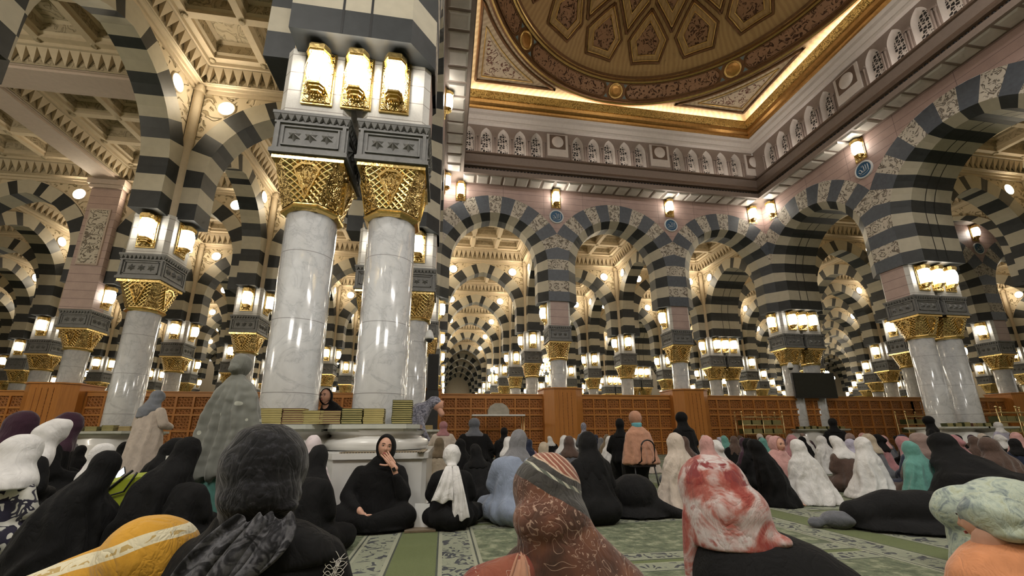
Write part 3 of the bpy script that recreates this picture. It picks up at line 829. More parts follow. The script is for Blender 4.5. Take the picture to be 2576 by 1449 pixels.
for k in range(8):
    az = 45 * k; 
    if not any_seen([band(az + d, .5) for d in (-22, 0, 22)], 60, 200): continue
    t = struct(link('ceiling_ring_roundel', None)); b = MB(); m = 20; kr = 3.1; kt = .46
    def cr(r, lift): return [band(az + kr*r*cos(2*PI*j/m), .5 + kt*r*sin(2*PI*j/m), lift) for j in range(m)]
    b.grid([cr(1, 0), cr(1, .06), cr(.82, .07), cr(.76, .03)], 0, True, True); b.build('rim', [M['goldline']], t)
    b = MB(); b.grid([cr(.76, .03), cr(.4, .06)], 0, True, True); b.face(cr(.4, .06)); b.build('boss', [M['goldpaint']], t)
    c0, c1 = az + 4.6, az + 40.4; o = []
    for j in range(9): a = PI/2 + PI*j/8; o.append((c0 + 2.4 + 2.6*cos(a), .5 + .43*sin(a)))
    for j in range(1, 24): o.append((c0 + 2.4 + (c1-c0-4.8)*j/24, .07))
    for j in range(9): a = -PI/2 + PI*j/8; o.append((c1 - 2.4 + 2.6*cos(a), .5 + .43*sin(a)))
    for j in range(1, 24): o.append((c1 - 2.4 - (c1-c0-4.8)*j/24, .93))
    t = struct(link('ceiling_ring_cartouche', None)); b = MB(); b.tube([band(u, v, .03) for u, v in o + o[:1]], .035, 6); b.build('border', [M['bronze']], t)
    b = MB(); 
    nb = len(o) // 2
    lo, hi = o[:nb], o[nb:][::-1]
    rows = [[band(c0 + (c1-c0)*j/40, .5 + sg*.40*min(1, sqrt(max(0, 1-((abs(2*j/40-1)-.86)/.14)**2)) if abs(2*j/40-1) > .86 else 1), .02) for j in range(41)] for sg in (-1, 1)]
    b.grid(rows, 0); b.build('scroll_panel', [M['domebrown']], t)
    for d in (3.9, -3.9):
        b = MB(); 
        for v0, v1 in ((.08, .30), (.92, .70)): b.face([band(az+d-.9, v0, .012), band(az+d+.9, v0, .012), band(az+d, v1, .012)])
        struct(b.build('ceiling_ring_enamel', [M['bluebit']]))
SR = (RI*RI + (ZD-ZR)**2) / (2*(ZD-ZR))
def dome(az, r, lift=0.0):
    a = R(az); z = ZD - SR + sqrt(SR*SR - r*r)
    k = 1 - lift / SR; return (HX + r*cos(a)*k, HY + r*sin(a)*k, ZD - SR + (z - (ZD-SR))*k)
b = MB(); rows = []
for i in range(13):
    r = 6.80 * (1 - i/12) + .01; rows.append([dome(360*k/96, r) for k in range(96)])
b.grid(rows, 0, True, True); struct(b.build('ceiling_dome', [M['dometan']], recalc=False))
def poly(az0, verts, n=5):
    out = []; m = len(verts)
    P = [(r*cos(R(a)), r*sin(R(a))) for a, r in verts]
    for i in range(m):
        p, q = P[i], P[(i+1)%m]
        for k in range(n): out.append((p[0]+(q[0]-p[0])*k/n, p[1]+(q[1]-p[1])*k/n))
    return out
def scaled(pl, s):
    cx = sum(p[0] for p in pl)/len(pl); cy = sum(p[1] for p in pl)/len(pl); return [(cx+(x-cx)*s, cy+(y-cy)*s) for x, y in pl]
def polar(pl, lift): return [dome(math.degrees(math.atan2(y, x)), math.hypot(x, y), lift) for x, y in pl]
for k in range(16):
    th = 22.5*k
    for nm, vs in (('ceiling_dome_hexagon', [(th,5.60),(th+9.6,4.55),(th+9.2,3.1),(th,2.0),(th-9.2,3.1),(th-9.6,4.55)]), ('ceiling_dome_pentagon', [(th+11.25,4.62),(th+1.3,5.72),(th+4.9,6.42),(th+17.6,6.42),(th+21.2,5.72)])):
        pl = poly(0, vs)
        if not any_seen(polar(pl, 0)[::4], 120, 200): continue
        t = struct(link(nm, None))
        a = polar(scaled(pl, .95), .03); b = MB(); b.tube(a + a[:1], .065, 6); b.build('outer_moulding', [M['bronze']], t)
        a = polar(scaled(pl, .86), .05); b = MB(); b.tube(a + a[:1], .03, 6); b.build('gold_moulding', [M['goldline']], t)
        b = MB(); p0, p1 = polar(scaled(pl, .84), .02), polar(scaled(pl, .60), .06); b.grid([p0, p1], 0, False, True); b.build('field', [M['dometan']], t)
        a = polar(scaled(pl, .60), .07); b = MB(); b.tube(a + a[:1], .025, 6); b.build('inner_moulding', [M['goldline']], t)
        b = MB(); b.face(polar(scaled(pl, .56), .05)); b.build('scroll_panel', [M['domebrown']], t)
# concealed strip lamps on the two cornices
COVE = emit('cove_strip_glow', (1.0, .93, .86), 10.0); COVE2 = emit('warm_cove_strip_glow', (1.0, .80, .52), 15.0)
def strip(d, z, m, segs, name, label, w=.05, cx=HX):
    for s in range(4):
        if s == 3: continue
        for lo, hi in segs:
            b = MB(); y = HW - d
            j0 = len(b.v); b.box(lo, hi, y - w, y + w, z, z + .03); b.xf(Matrix.Translation((cx, HY, 0)) @ Matrix.Rotation(s*PI/2 - PI/2, 4, 'Z'), j0)
            o = b.build(name, [m]); tag(o, label, 'strip light', 'strip lights on the hall cornices')
strip(.40, 14.02, COVE, [(k*5.6-1.7, k*5.6+1.7) for k in (-1, 0, 1)], 'strip_light', 'white strip light on the ledge below the pierced windows')
strip(.66, 17.12, COVE2, [(-7.4, 7.4)], 'strip_light', 'warm strip light behind the gold cornice of the dome')

# second domed hall beyond the right arcade, seen only through its arches
cx2 = D2 + 9
b = MB(); sweep(b, [(0,ZW),(.85,ZW),(.85,13.4),(.6,13.9),(0,14.0),(0,16.5),(.9,17.2)], cx2); struct(b.build('wall_second_hall', [M['hallstone']]))
b = MB(); b.face([(cx2-8.4,HY-8.4,17.4),(cx2+8.4,HY-8.4,17.4),(cx2+8.4,HY+8.4,17.4),(cx2-8.4,HY+8.4,17.4)]); struct(b.build('ceiling_second_hall', [M['ceilveneer']]))

# hall wall lanterns and blue medallions
def wl(x, y, rz, lab, z=12.12): lantern(x, y, rz, lab, None, z)
wl(6, YB+DF, 0, 'gold lantern on the pink wall above the left blue medallion'); wl(12, YB+DF, 0, 'gold lantern on the pink wall above the middle blue medallion')
wl(16.75, YB+DF, 0, 'gold lantern in the far corner of the pink hall wall, left of the two'); wl(18+DF, YB-1.25, -PI/2, 'gold lantern in the far corner of the pink hall wall, right of the two')
wl(18+DF, row(1), -PI/2, 'gold lantern on the right pink wall above the tilted blue medallion')
wl(1.35, YB+DF, 0, 'gold lantern at the left end of the pink back wall'); wl(.58, row(1), PI/2, 'gold lantern high on the left hall wall, upper of two'); wl(.58, YB-1.25, PI/2, 'gold lantern on the left hall wall near the back corner')
wl(D2+6, YB+DF, 0, 'gold lantern on the distant pink wall at the right')
M['medblue'] = simple('blue_enamel', (.03, .12, .24), .35, var=.1); M['medwhite'] = simple('white_enamel', (.75, .76, .76), .4, var=.03)
def medallion(x, y, z, rz, label):
    t = thing('round_medallion', label, 'medallion', (x, y, z), rz); n = 32
    def ring(r, d): return [(r*cos(2*PI*k/n), -d, r*sin(2*PI*k/n)) for k in range(n)]
    b = MB(); b.grid([ring(.36, 0), ring(.36, .05), ring(.33, .07), ring(.30, .05)], 0, True, True); b.build('rim', [M['medwhite']], t)
    b = MB(); b.face(ring(.31, .045)[::-1]); b.build('disc', [M['medblue']], t)
    b = MB(); y = -.055
    def st(pts, r=.015): b.tube([(px, y, pz) for px, pz in pts], r, 6)
    st([(.19,.15),(.20,.0),(.19,-.09)]); st([(.10,.16),(.11,-.02),(.09,-.09),(.04,-.10)], .014); st([(.02,.13),(.03,-.03),(.02,-.09),(-.03,-.11),(-.06,-.09)], .014)
    st([(-.06,-.09),(-.09,.0),(-.13,.05),(-.18,.03),(-.19,-.05),(-.15,-.11),(-.08,-.10),(-.05,-.03)], .014)
    st([(-.06,.17),(-.04,.13),(-.01,.15),(.0,.19),(.02,.17)], .009); st([(-.20,-.15),(-.05,-.20),(.12,-.17),(.22,-.10)], .008)
    b.build('calligraphy', [M['medwhite']], t)
medallion(6, YB+DF, 11.15, 0, 'round blue medallion with white calligraphy on the back wall, left one')
medallion(12, YB+DF, 11.15, 0, 'round blue medallion with white calligraphy on the back wall, right one')
medallion(18+DF, row(1), 11.2, -PI/2, 'tilted blue medallion with white calligraphy on the right pink wall')
medallion(D2+6, YB+DF, 11.15, 0, 'small distant blue medallion on the pink wall seen through the right arch')
# ---------------------------------------------------------------- wooden screen along the back of the women's hall
def screen_run(x0, x1, y, label, zt=2.56):
    t = thing('wooden_screen', label, 'screen', ((x0+x1)/2, y, 0)); hw_ = (x1-x0)/2; th = .06
    b = MB(); b.box(-hw_, hw_, 0, th, 0, zt); b.build('lattice_panel', [M['screen']], t)
    b = MB(); b.box(-hw_, hw_, -.09, th+.05, zt, zt+.045); b.box(-hw_, hw_, -.05, 0, zt-.16, zt); b.build('top_rail', [M['woodrail']], t)
    b = MB()
    for z in (1.98, 1.72, 1.12, .55): b.box(-hw_, hw_, -.045, 0, z-.035, z+.035)
    b.build('cross_rails', [M['woodrail']], t)
    b = MB(); n = max(2, int(round((x1-x0)/.62)))
    for k in range(n+1):
        x = -hw_ + 2*hw_*k/n; b.box(x-.035, x+.035, -.05, 0, 0, zt-.16)
    b.build('uprights', [M['wood']], t)
def column_box(x, y, label, zt=2.80, w=.86, d=.90, th=0):
    """panelled casing round the foot of a column, with splayed corners"""
    t = thing('column_casing', label, 'wooden casing', (x, y, 0)); c = .30
    o = [(-w,d*.6),(-w,-d+c),(-w+c+.08,-d),(w-c-.08,-d),(w,-d+c),(w,d*.6)]
    b = MB()
    for k in range(len(o)):
        p, q = o[k], o[(k+1)%len(o)]; b.face([(*p,0),(*q,0),(*q,zt),(*p,zt)])
    b.build('panels', [M['wood']], t, recalc=True)
    b = MB(); o2 = [(px*1.05, py*1.05) for px, py in o]
    b.face([(*p, zt+.05) for p in o2]); b.face([(*p, zt) for p in o2][::-1])
    for k in range(len(o)): p, q = o2[k], o2[(k+1)%len(o)]; b.face([(*p,zt),(*q,zt),(*q,zt+.05),(*p,zt+.05)])
    b.build('top_board', [M['woodrail']], t)
    b = MB()
    for px in (-.28, -.10, .10, .28): b.box(px-.008, px+.008, -d-.012, -d, .1, zt-.15)
    b.build('panel_joints', [M['screen']], t)
SY = YB - .25
for x0, x1, lab in ((.75, 5.2, 'carved wooden lattice screen between the left post and the first casing'), (6.85, 11.2, 'carved wooden lattice screen between the two column casings'), (12.85, 19.9-.6, 'carved wooden lattice screen behind the brass book rack and the television columns'), (19.3, 24.4, 'carved wooden lattice screen right of the television'), (24.4, 30.3, 'carved wooden lattice screen behind the big right column pair'), (32.1, 42, 'carved wooden screen at the right edge'), (-12.3, -.75, 'carved wooden lattice screen behind the left columns'), (-26, -14.1, 'carved wooden screen at the left edge')):
    screen_run(x0, x1, SY if x1 < 24 else SY, lab)
column_box(6, YB, 'orange wooden casing round the column below the left medallion'); column_box(12, YB, 'orange wooden casing round the column below the middle medallion')
column_box(xm, YB, 'orange wooden casing round the left granite pier'); column_box(0, YB, 'orange wooden casing at the end of the screen beside the paired columns', 2.72, .75)
column_box(D2+6, YB, 'orange wooden casing at the right edge of the hall')

# ---------------------------------------------------------------- marble bases with book ledges
M['marb'] = simple('pale_marble_base', (.66, .655, .63), .25, var=.10, scale=2.2, coat=.3)
M['slab'] = simple('light_green_marble_slab', (.50, .52, .47), .2, var=.08, coat=.4)
M['grille'] = None
def grille_mat():
    m = N('brass_vent_grille'); v = m.coord(); sep = m.n('ShaderNodeSeparateXYZ'); m.l(v, sep.inputs[0])
    a = m.math('SINE', m.math('MULTIPLY', sep.outputs['X'], 200)); b = m.math('SINE', m.math('MULTIPLY', sep.outputs['Y'], 200)); h = m.math('MAXIMUM', a, b)
    m.base(m.ramp(h, [(.3, (.06,.045,.03)), (.8, (.32,.25,.15))])); m.set(.45, .4); return m.mat
M['grille'] = grille_mat()
def octo(b, o, z0, z1, m=0):
    for k in range(len(o)):
        p, q = o[k], o[(k+1)%len(o)]; b.face([(*p,z0),(*q,z0),(*q,z1),(*p,z1)], m)
    b.face([(*p, z1) for p in o], m); b.face([(*p, z0) for p in o][::-1], m)
def base(x, y, label, wide=True, side=1):
    t = thing('column_base', label, 'column base', (x, y, 0))
    if wide:
        w0, w1 = (-.55, .76) if side > 0 else (-.76, .55)
        c0, c1 = (.27, .05) if side > 0 else (.05, .27)
        o = [(w0+c0,-1.26),(w1-c1,-1.26),(w1,-1.26+c1*1.8),(w1,1.64-c1*1.8),(w1-c1,1.64),(w0+c0,1.64),(w0,1.64-c0*1.8),(w0,-1.26+c0*1.8)]
        g = lambda s: [(px*s if abs(px) > .2 else px, py*s) for px, py in o]
        b = MB(); octo(b, g(1.02), 0, .08); octo(b, g(.975), .08, .66); octo(b, g(1.0), .66, .725); b.build('plinth', [M['marb']], t)
        b = MB(); xs_ = (w0+c0+.04, (w0+w1)/2+.08, w1-c1-.04)
        for x0, x1 in zip(xs_, xs_[1:]): b.box(x0+.02, x1-.02, -1.20, -.80, .725, .735)
        b.box(w1-.12, w1-.04, -1.3, -.3, .725, .735)
        b.build('vent_grille', [M['grille']], t)
    b = MB()
    pr = [(.60,.72),(.68,.74),(.72,.80),(.70,.86),(.62,.89),(.60,.92),(.64,.94),(.66,.98)] if wide else [(.9,0),(.9,.7),(.8,.75),(.84,.85),(.72,.9),(.76,.98)]
    b.lathe(pr, 32 if wide else 24, 0, True, cap=False); b.build('moulded_foot', [M['marb']], t)
    b = MB(); w = .61 if wide else .8; c = .16; o = [(w-c,-w-.08),(w,-w+c),(w,w-c),(w-c,w),(-w+c,w),(-w,w-c),(-w,-w+c),(-w+c,-w-.08)]
    octo(b, o, 1.0, 1.055); octo(b, [(px*.93, py*.93) for px, py in o], .965, 1.0); b.build('ledge', [M['slab']], t)
for x, r, lab in ((-PW, 0, 'stepped marble base of the near left column, with books on its ledge'), (0, 0, 'stepped marble base of the near right column, with books on its ledge'),):
    base(x, row(r), lab, True, 1 if x == 0 else -1)
for x, r, lab in ((-PW, 1, 'marble base of the left column behind the near pair'), (0, 1, 'marble base of the column behind the near right column'), (-PW-6, 1, 'marble base of the single column at the left'), (18, 2, 'marble base of the left television column'), (18+PW, 2, 'marble base of the right television column'), (18, 1, 'marble base of the left column of the big right pair'), (18+PW, 1, 'marble base of the right column of the big right pair'), (-PW-6, 2, 'marble base hidden behind the standing woman in grey')):
    base(x, row(r), lab, wide=False)

# books
BKC = {'green': (simple('green_gold_cover', (.055, .065, .02), .45, .15, var=.15)), 'brown': simple('brown_cover', (.17, .075, .05), .5), 'gold': simple('gold_cover', (.45, .38, .16), .4, .3), 'pages': simple('page_edges', (.46, .40, .17), .7, var=.1)}
def book_proto(c):
    b = MB(); w, d, h = .115, .085, .024
    b.box(-w, w, -d, d, 0, .004, 0); b.box(-w, w, -d, d, h-.004, h, 0); b.box(-w, -w+.004, -d, d, 0, h, 0)
    b.box(-w+.004, w-.004, -d+.004, d-.004, .004, h-.004, 1)
    t = thing('book', '', 'book'); bb = MB(); 
    link('cover', b.mesh('book_cover', [BKC[c], BKC['pages']]), t); return t
BK = {c: book_proto(c) for c in ('green', 'brown', 'gold')}; UBK = {'green': {}, 'brown': {}, 'gold': {}}
def stack(x, y, z, rz, n, c, label, h=.0275):
    for k in range(n):
        rr = random.Random(int(x*1000)+k)
        o = place(BK[c], UBK[c], (x + rr.uniform(-.004,.004), y + rr.uniform(-.004,.004), z + k*h), rz + rr.uniform(-.02,.02), label, label + ' (stack)')
        o.scale = (1.1, 1.1, 1.12)
def ledge_stacks(cx, cy, items, label, d=.52):
    for dx, n, c, tag_ in items: stack(cx + dx, cy - d, 1.062, 0, n, c, c + ' bound book, ' + tag_ + ' stack, ' + label)
ledge_stacks(-PW, Y0, [(-.52,6,'green','leftmost'), (-.26,7,'green','second'), (.01,7,'gold','third'), (.27,7,'brown','fourth'), (.50,6,'gold','rightmost')], 'ledge of the near left column', .53)
ledge_stacks(0, Y0, [(-.50,6,'brown','leftmost'), (-.24,7,'green','second'), (.03,7,'gold','third'), (.38,11,'green','tall right')], 'ledge of the near right column', .53)
for cx, r, nm in ((-PW-6, 1, 'ledge of the single left column'), (18, 1, 'ledge of the big right pair'), (18+PW, 1, 'ledge of the outer right column'), (18, 2, 'ledge of the left television column'), (18+PW, 2, 'ledge of the right television column'), (0, 1, 'ledge of the column behind the near pair')):
    ledge_stacks(cx, row(r), [(-.55,4,'green','left'), (-.2,4,'green','second'), (.15,5,'green','third'), (.5,4,'brown' if r == 1 else 'green','right')], nm)

# television on the corner columns
t = thing('television', 'black flat television fixed to the pair of columns in the far corner', 'television', (18.58, YB-.62, 3.1), R(-4))
b = MB(); b.box(-1.08, 1.08, -.04, .05, -.61, .61); b.build('casing', [simple('black_plastic', (.012,.012,.013), .4)], t)
b = MB(); b.face([(-1.04,-.045,-.56),(1.04,-.045,-.56),(1.04,-.045,.57),(-1.04,-.045,.57)]); b.build('screen', [simple('dark_screen', (.02,.024,.022), .15)], t)
b = MB(); b.box(-.3, .3, .05, .28, -.15, .15); b.build('bracket', [M['joint']], t)
t = thing('notice', 'small white notice on the column beside the television', 'notice', (17.62, YB-.40, 3.45)); b = MB(); b.box(-.13, .13, -.05, -.03, -.24, .24); b.build('board', [M['medwhite']], t)
b = MB(); b.box(-.07, .05, -.055, -.05, -.0, .14); b.box(-.08, .08, -.055, -.05, -.16, -.12); b.build('print', [M['bluegrey']], t)
def camera_dome(x, y, z, lab, s=1.0):
    t = thing('security_camera', lab, 'security camera', (x, y, z)); b = MB(); b.lathe([(.05*s,.22*s),(.09*s,.16*s),(.13*s,.02*s),(.14*s,-.04*s),(.11*s,-.06*s)], 16); b.build('housing', [M['medwhite']], t)
    b = MB(); b.lathe([(.10*s,-.06*s),(.08*s,-.12*s),(.03*s,-.15*s)], 16); b.build('lens_dome', [M['joint']], t)
camera_dome(17.55, YB-.5, 4.0, 'white dome camera on the column left of the television'); camera_dome(.42, row(1)-.32, 3.65, 'white dome camera behind the near right column')
t = thing('loudspeaker', 'tall black speaker cabinet beside the column behind the near pair', 'speaker', (.42, YB-1.2, 3.35)); b = MB(); b.box(-.22,.22,-.15,.15,-.75,.75); b.build('cabinet', [M['joint']], t)
b = MB(); b.box(-.18,.18,-.165,-.15,-.7,.7); b.build('front_cloth', [simple('black_cloth',(.02,.02,.02),.8)], t); b = MB(); b.box(-.25,.25,-.2,.2,-3.35,-.75); 
b.build('stand', [M['joint']], t)

# brass book racks
def rack(x, y, rz, label, w=1.0, n=2):
    t = thing('brass_book_rack', label, 'book rack', (x, y, 0), rz); b = MB()
    for k in range(n+1):
        for d in (-.22, .22):
            px = -w + 2*w*k/n; b.tube([(px, d, 0), (px, d, 1.72)], .02, 8); b.lathe([(.0,1.72),(.035,1.75),(.035,1.79),(.0,1.83)], 8, 0, True, (px, d), cap=False)
    b.build('posts', [M['brass']], t)
    for z in (.45, .85, 1.22, 1.56):
        b = MB(); b.box(-w, w, -.22, .22, z-.012, z+.012); b.tube([(-w,-.23,z+.02),(w,-.23,z+.02)], .012, 6); b.build('shelf', [M['brass']], t)
    r_ = random.Random(int(x*10))
    for si, z in enumerate((.85, 1.22)):
        for k in range(4):
            px = -w + .25 + k*(2*w-.5)/3
            for j in range(6): 
                o = place(BK['green'], UBK['green'], (x + px*cos(rz), y + px*sin(rz) - .02, z + .014 + j*.035), rz + PI*0, '', None)
                o['label'] = 'green book on the ' + ('upper' if si else 'middle') + ' shelf of the ' + label.split(',')[0]; o['group'] = 'books on the ' + label.split(',')[0]; o.scale = (1.9, 1.6, 1.4)
rack(14.75, YB-1.3, 0, 'brass rack left of the television, stacked with green books'); rack(22.6, YB-1.9, 0, 'brass rack right of the television, stacked with green books', 1.1)
rack(-4.7, YB-1.6, 0, 'brass rack behind the woman in cream, stacked with green books', .9); rack(22.0, row(1)+.6, 0, 'brass rack at the far right beside the big pair, with books', .9)
# glass cabinet on a metal table in front of the screen
t = thing('display_stand', 'low white table with a rounded steel hood in front of the screen', 'table', (3.05, YB-1.4, 0)); b = MB(); b.box(-1.05,1.05,-.3,.3,1.62,1.68); b.build('table_top', [M['medwhite']], t)
b = MB(); prof = [(-.42,1.68),(-.42,1.85),(-.32,2.02),(-.15,2.12),(.15,2.12),(.32,2.02),(.42,1.85),(.42,1.68)]; b.prism(prof, -.2, .2, 'y'); b.build('hood', [simple('steel', (.45,.44,.40), .35, .7)], t)
b = MB()
for sx in (-1,1):
    for sy in (-1,1): b.tube([(sx*1.0, sy*.25, 0),(sx*1.0, sy*.25, 1.62)], .02, 6)
b.build('legs', [M['brass']], t)

# chandeliers in the far halls
def chand(x, y, z, rad, label, s=3):
    t = thing('chandelier', label, 'chandelier', (x, y, z)); b = MB(); bb = MB(); b.tube([(0,0,0),(0,0,3.5)], .04, 6)
    for k in range(s):
        r = rad * (1 - .3*k); zz = k*.62; n = int(10 + 10*r/rad)
        b.tube([(r*cos(2*PI*j/24), r*sin(2*PI*j/24), zz) for j in range(25)], .07, 6)
        for j in range(0, n):
            a = 2*PI*j/n; bb.lathe([(.0,zz-.22),(.10,zz-.12),(.10,zz+.04),(.0,zz+.14)], 6, 0, True, (r*cos(a), r*sin(a)), cap=False)
        for j in range(6): a = 2*PI*j/6; b.tube([(r*cos(a), r*sin(a), zz), (0,0,zz+.5)], .03, 5)
    b.build('brass_frame', [M['gold']], t); bb.build('bulbs', [GLOW], t)
chand(-13.3, 42, 9.0, 1.7, 'glowing chandelier above the screen, left of the woman standing in grey'); chand(-11.2, 46, 8.6, 1.5, 'chandelier glimpsed just left of the near paired columns')
chand(6.6, 41, 7.2, 1.2, 'chandelier seen through the first arch of the hall'); chand(11.3, 41, 7.0, 1.3, 'chandelier right of the casing below the left medallion')
chand(36.3, 44, 8.4, 2.0, 'wide chandelier seen left of the television columns', 4); chand(41.5, 40, 6.6, 1.4, 'chandelier beyond the right columns')

# ---------------------------------------------------------------- carpet
def carpet():
    m = N('green_patterned_carpet'); v = m.coord(); sep = m.n('ShaderNodeSeparateXYZ'); m.l(v, sep.inputs[0])
    X, Y = sep.outputs['X'], sep.outputs['Y']
    s1 = m.scroll(v, 5.2, 11, 1.4); s2 = m.scroll(v, 9.0, 9, 1.0); blot = m.noise(v, 9, 3, .6).outputs['Fac']; fine = m.noise(v, 120, 2).outputs['Fac']
    field = m.ramp(blot, [(.38, (.05, .07, .03)), (.5, (.105, .13, .065)), (.64, (.26, .28, .17))])
    field = m.mix(m.ramp(s1, [(.12, (1,1,1)), (.3, (0,0,0))]), field, (.115, .15, .075))
    navy = m.mix(m.ramp(s2, [(.45, (0,0,0)), (.62, (1,1,1))]), (.014, .018, .032), (.24, .26, .18))
    plain = (.095, .125, .028)
    # strips across the hall: prayer rows 1.25 m deep, each with a dark border band
    ym = m.math('MODULO', m.math('ADD', Y, 50.0 - 3.62), 1.55)
    xm_ = m.math('MODULO', m.math('ADD', X, 60.0 + .02), 4.05)
    def bandm(q, lo, hi): return m.math('MULTIPLY', m.math('GREATER_THAN', q, lo), m.math('LESS_THAN', q, hi))
    c = field
    for q in (ym, xm_):
        if q is ym: bands = [(.0, .035, plain), (.035, .055, (.02,.03,.02)), (.055, .075, (.28,.30,.20)), (.075, .20, navy), (.20, .22, (.28,.30,.20)), (.22, .235, (.03,.04,.03)), (1.33, 1.345, (.03,.04,.03)), (1.345, 1.36, (.28,.30,.20)), (1.36, 1.50, navy), (1.50, 1.52, (.28,.30,.20)), (1.52, 1.55, plain)]
        else: bands = [(.0, .17, plain), (.17, .185, (.02,.03,.02)), (.185, .215, (.30,.31,.22)), (.215, .45, navy), (.45, .475, (.30,.31,.22)), (.475, .49, (.03,.04,.03)), (.49, .515, (.30,.31,.22)),
                       (3.54, 3.565, (.30,.31,.22)), (3.565, 3.58, (.03,.04,.03)), (3.58, 3.605, (.30,.31,.22)), (3.605, 3.84, navy), (3.84, 3.87, (.30,.31,.22)), (3.87, 3.885, (.02,.03,.02)), (3.885, 4.05, plain)]
        for lo, hi, col in bands: c = m.mix(bandm(q, lo, hi), c, col)
    c = m.mix(m.math('MULTIPLY', fine, .35), c, (.03, .04, .02))
    m.base(c); m.set(.95, 0, sheen=.15); m.bump(fine, .5, .01); return m.mat
FLOOR.data.materials.clear(); FLOOR.data.materials.append(carpet())
# ---------------------------------------------------------------- figures
def ell(b, c, r, rot=None, n=20, m=10):
    i0 = len(b.v); rows = []
    for j in range(1, m):
        t = PI * j / m; rows.append([(r[0]*sin(t)*cos(2*PI*k/n), r[1]*sin(t)*sin(2*PI*k/n), -r[2]*cos(t)) for k in range(n)])
    b.grid(rows, 0, True, True, True, True)
    Mx_ = Matrix.Translation(c)
    if rot: Mx_ = Mx_ @ Matrix.Rotation(rot[2], 4, 'Z') @ Matrix.Rotation(rot[1], 4, 'Y') @ Matrix.Rotation(rot[0], 4, 'X')
    b.xf(Mx_, i0)
def cap(b, p, q, r0, r1, fl=1.0, n=18, steps=4):
    """tapered capsule; fl flattens it along world y-ish"""
    p, q = Vector(p), Vector(q); d = (q - p); L = max(d.length, 1e-5); d /= L
    u = d.orthogonal() if abs(d.z) > .97 else d.cross(Vector((0, 0, 1)))
    u.normalize(); w = d.cross(u); rows = []
    seq = [(-sin(a), cos(a), 0) for a in (1.35, .95, .5)] + [(None, None, k/steps) for k in range(steps+1)] + [(sin(a), cos(a), 1) for a in (.5, .95, 1.35)]
    for s, c_, t in seq:
        if s is None: c = p + d*L*t; r = r0 + (r1-r0)*t
        elif t == 0: c = p + d*(s*r0); r = r0*c_
        else: c = q + d*(s*r1); r = r1*c_
        rows.append([tuple(c + u*(r*cos(2*PI*k/n)) + w*(r*fl*sin(2*PI*k/n))) for k in range(n)])
    b.grid(rows, 0, True, True, True, True)
def chain(b, pts, fl=1.0):
    for (p, r0), (q, r1) in zip(pts, pts[1:]): cap(b, p, q, r0, r1, fl)
def loft(b, secs, n=40, pw=2.0):
    """sections: (cx, cy, z, rx, ry[, tilt]) rings, closed at both ends"""
    rows = []
    for s in secs:
        cx, cy, z, rx, ry = s[:5]; tl = s[5] if len(s) > 5 else 0; row_ = []
        for k in range(n):
            a = 2*PI*k/n; c, s_ = cos(a), sin(a)
            x = rx * math.copysign(abs(c)**(2/pw), c); y = ry * math.copysign(abs(s_)**(2/pw), s_)
            row_.append((cx + x, cy + y, z + tl * y))
        rows.append(row_)
    b.grid(rows, 0, True, True, True, True)
def fused(b, name, mat, voxel=.02, smooth=3, folds=None, floor=0.0, ramp=None, post=None):
    """fuse overlapping shapes into one continuous skin, relax it and crease it"""
    me = b.mesh(name + '_raw', [mat], merge=True)
    o = bpy.data.objects.new('tmp', me); COL.objects.link(o)
    md = o.modifiers.new('r', 'REMESH'); md.mode = 'VOXEL'; md.voxel_size = voxel; md.use_smooth_shade = True
    dg = bpy.context.evaluated_depsgraph_get(); dg.update()
    m2 = bpy.data.meshes.new_from_object(o.evaluated_get(dg)); bpy.data.objects.remove(o); bpy.data.meshes.remove(me)
    bm = bmesh.new(); bm.from_mesh(m2)
    for _ in range(smooth): bmesh.ops.smooth_vert(bm, verts=bm.verts, factor=.6, use_axis_x=True, use_axis_y=True, use_axis_z=True)
    bm.normal_update()
    if folds:
        for v in bm.verts: 
            d = folds(v.co, v.normal)
            if d: v.co += v.normal * d
        bmesh.ops.smooth_vert(bm, verts=bm.verts, factor=.35, use_axis_x=True, use_axis_y=True, use_axis_z=True)
    if post:
        for v in bm.verts: post(v)
    if floor is not None:
        for v in bm.verts:
            if v.co.z < floor + .004: v.co.z = floor + .004
    for f in bm.faces: f.smooth = True
    bm.to_mesh(m2); bm.free(); m2.name = name
    m2.materials.clear(); m2.materials.append(mat); return m2
def nz(p, s, o=0.0): return noise.noise(Vector((p.x*s + o, p.y*s - o, p.z*s + 2*o)))
def drape(apex, amp=.012, k=9, seed=0.0, zmin=None, tw=1.2, fine=.35):
    """vertical folds fanning from an apex (x, y, z), deeper further down"""
    ax, ay, az = apex
    def f(co, no):
        a = math.atan2(co.y - ay, co.x - ax); dist = max(0, az - co.z)
        q = min(1, dist / .35); w = a * k + tw * nz(co, 3.2, seed) * 4 + dist * 2.5
        s = sin(w); s = s if s > 0 else s * .45
        return amp * q * s + amp * fine * nz(co, 16, seed + 5)
    return f
def wrinkle(amp=.006, s=9, seed=0.0, dirv=(0.3, 0.2, 1.0), k=60):
    dv = Vector(dirv)
    def f(co, no): return amp * sin(k * co.dot(dv) + 5 * nz(co, s * .6, seed)) * (.4 + .6 * abs(nz(co, 4, seed))) + amp * .5 * nz(co, s * 2, seed)
    return f

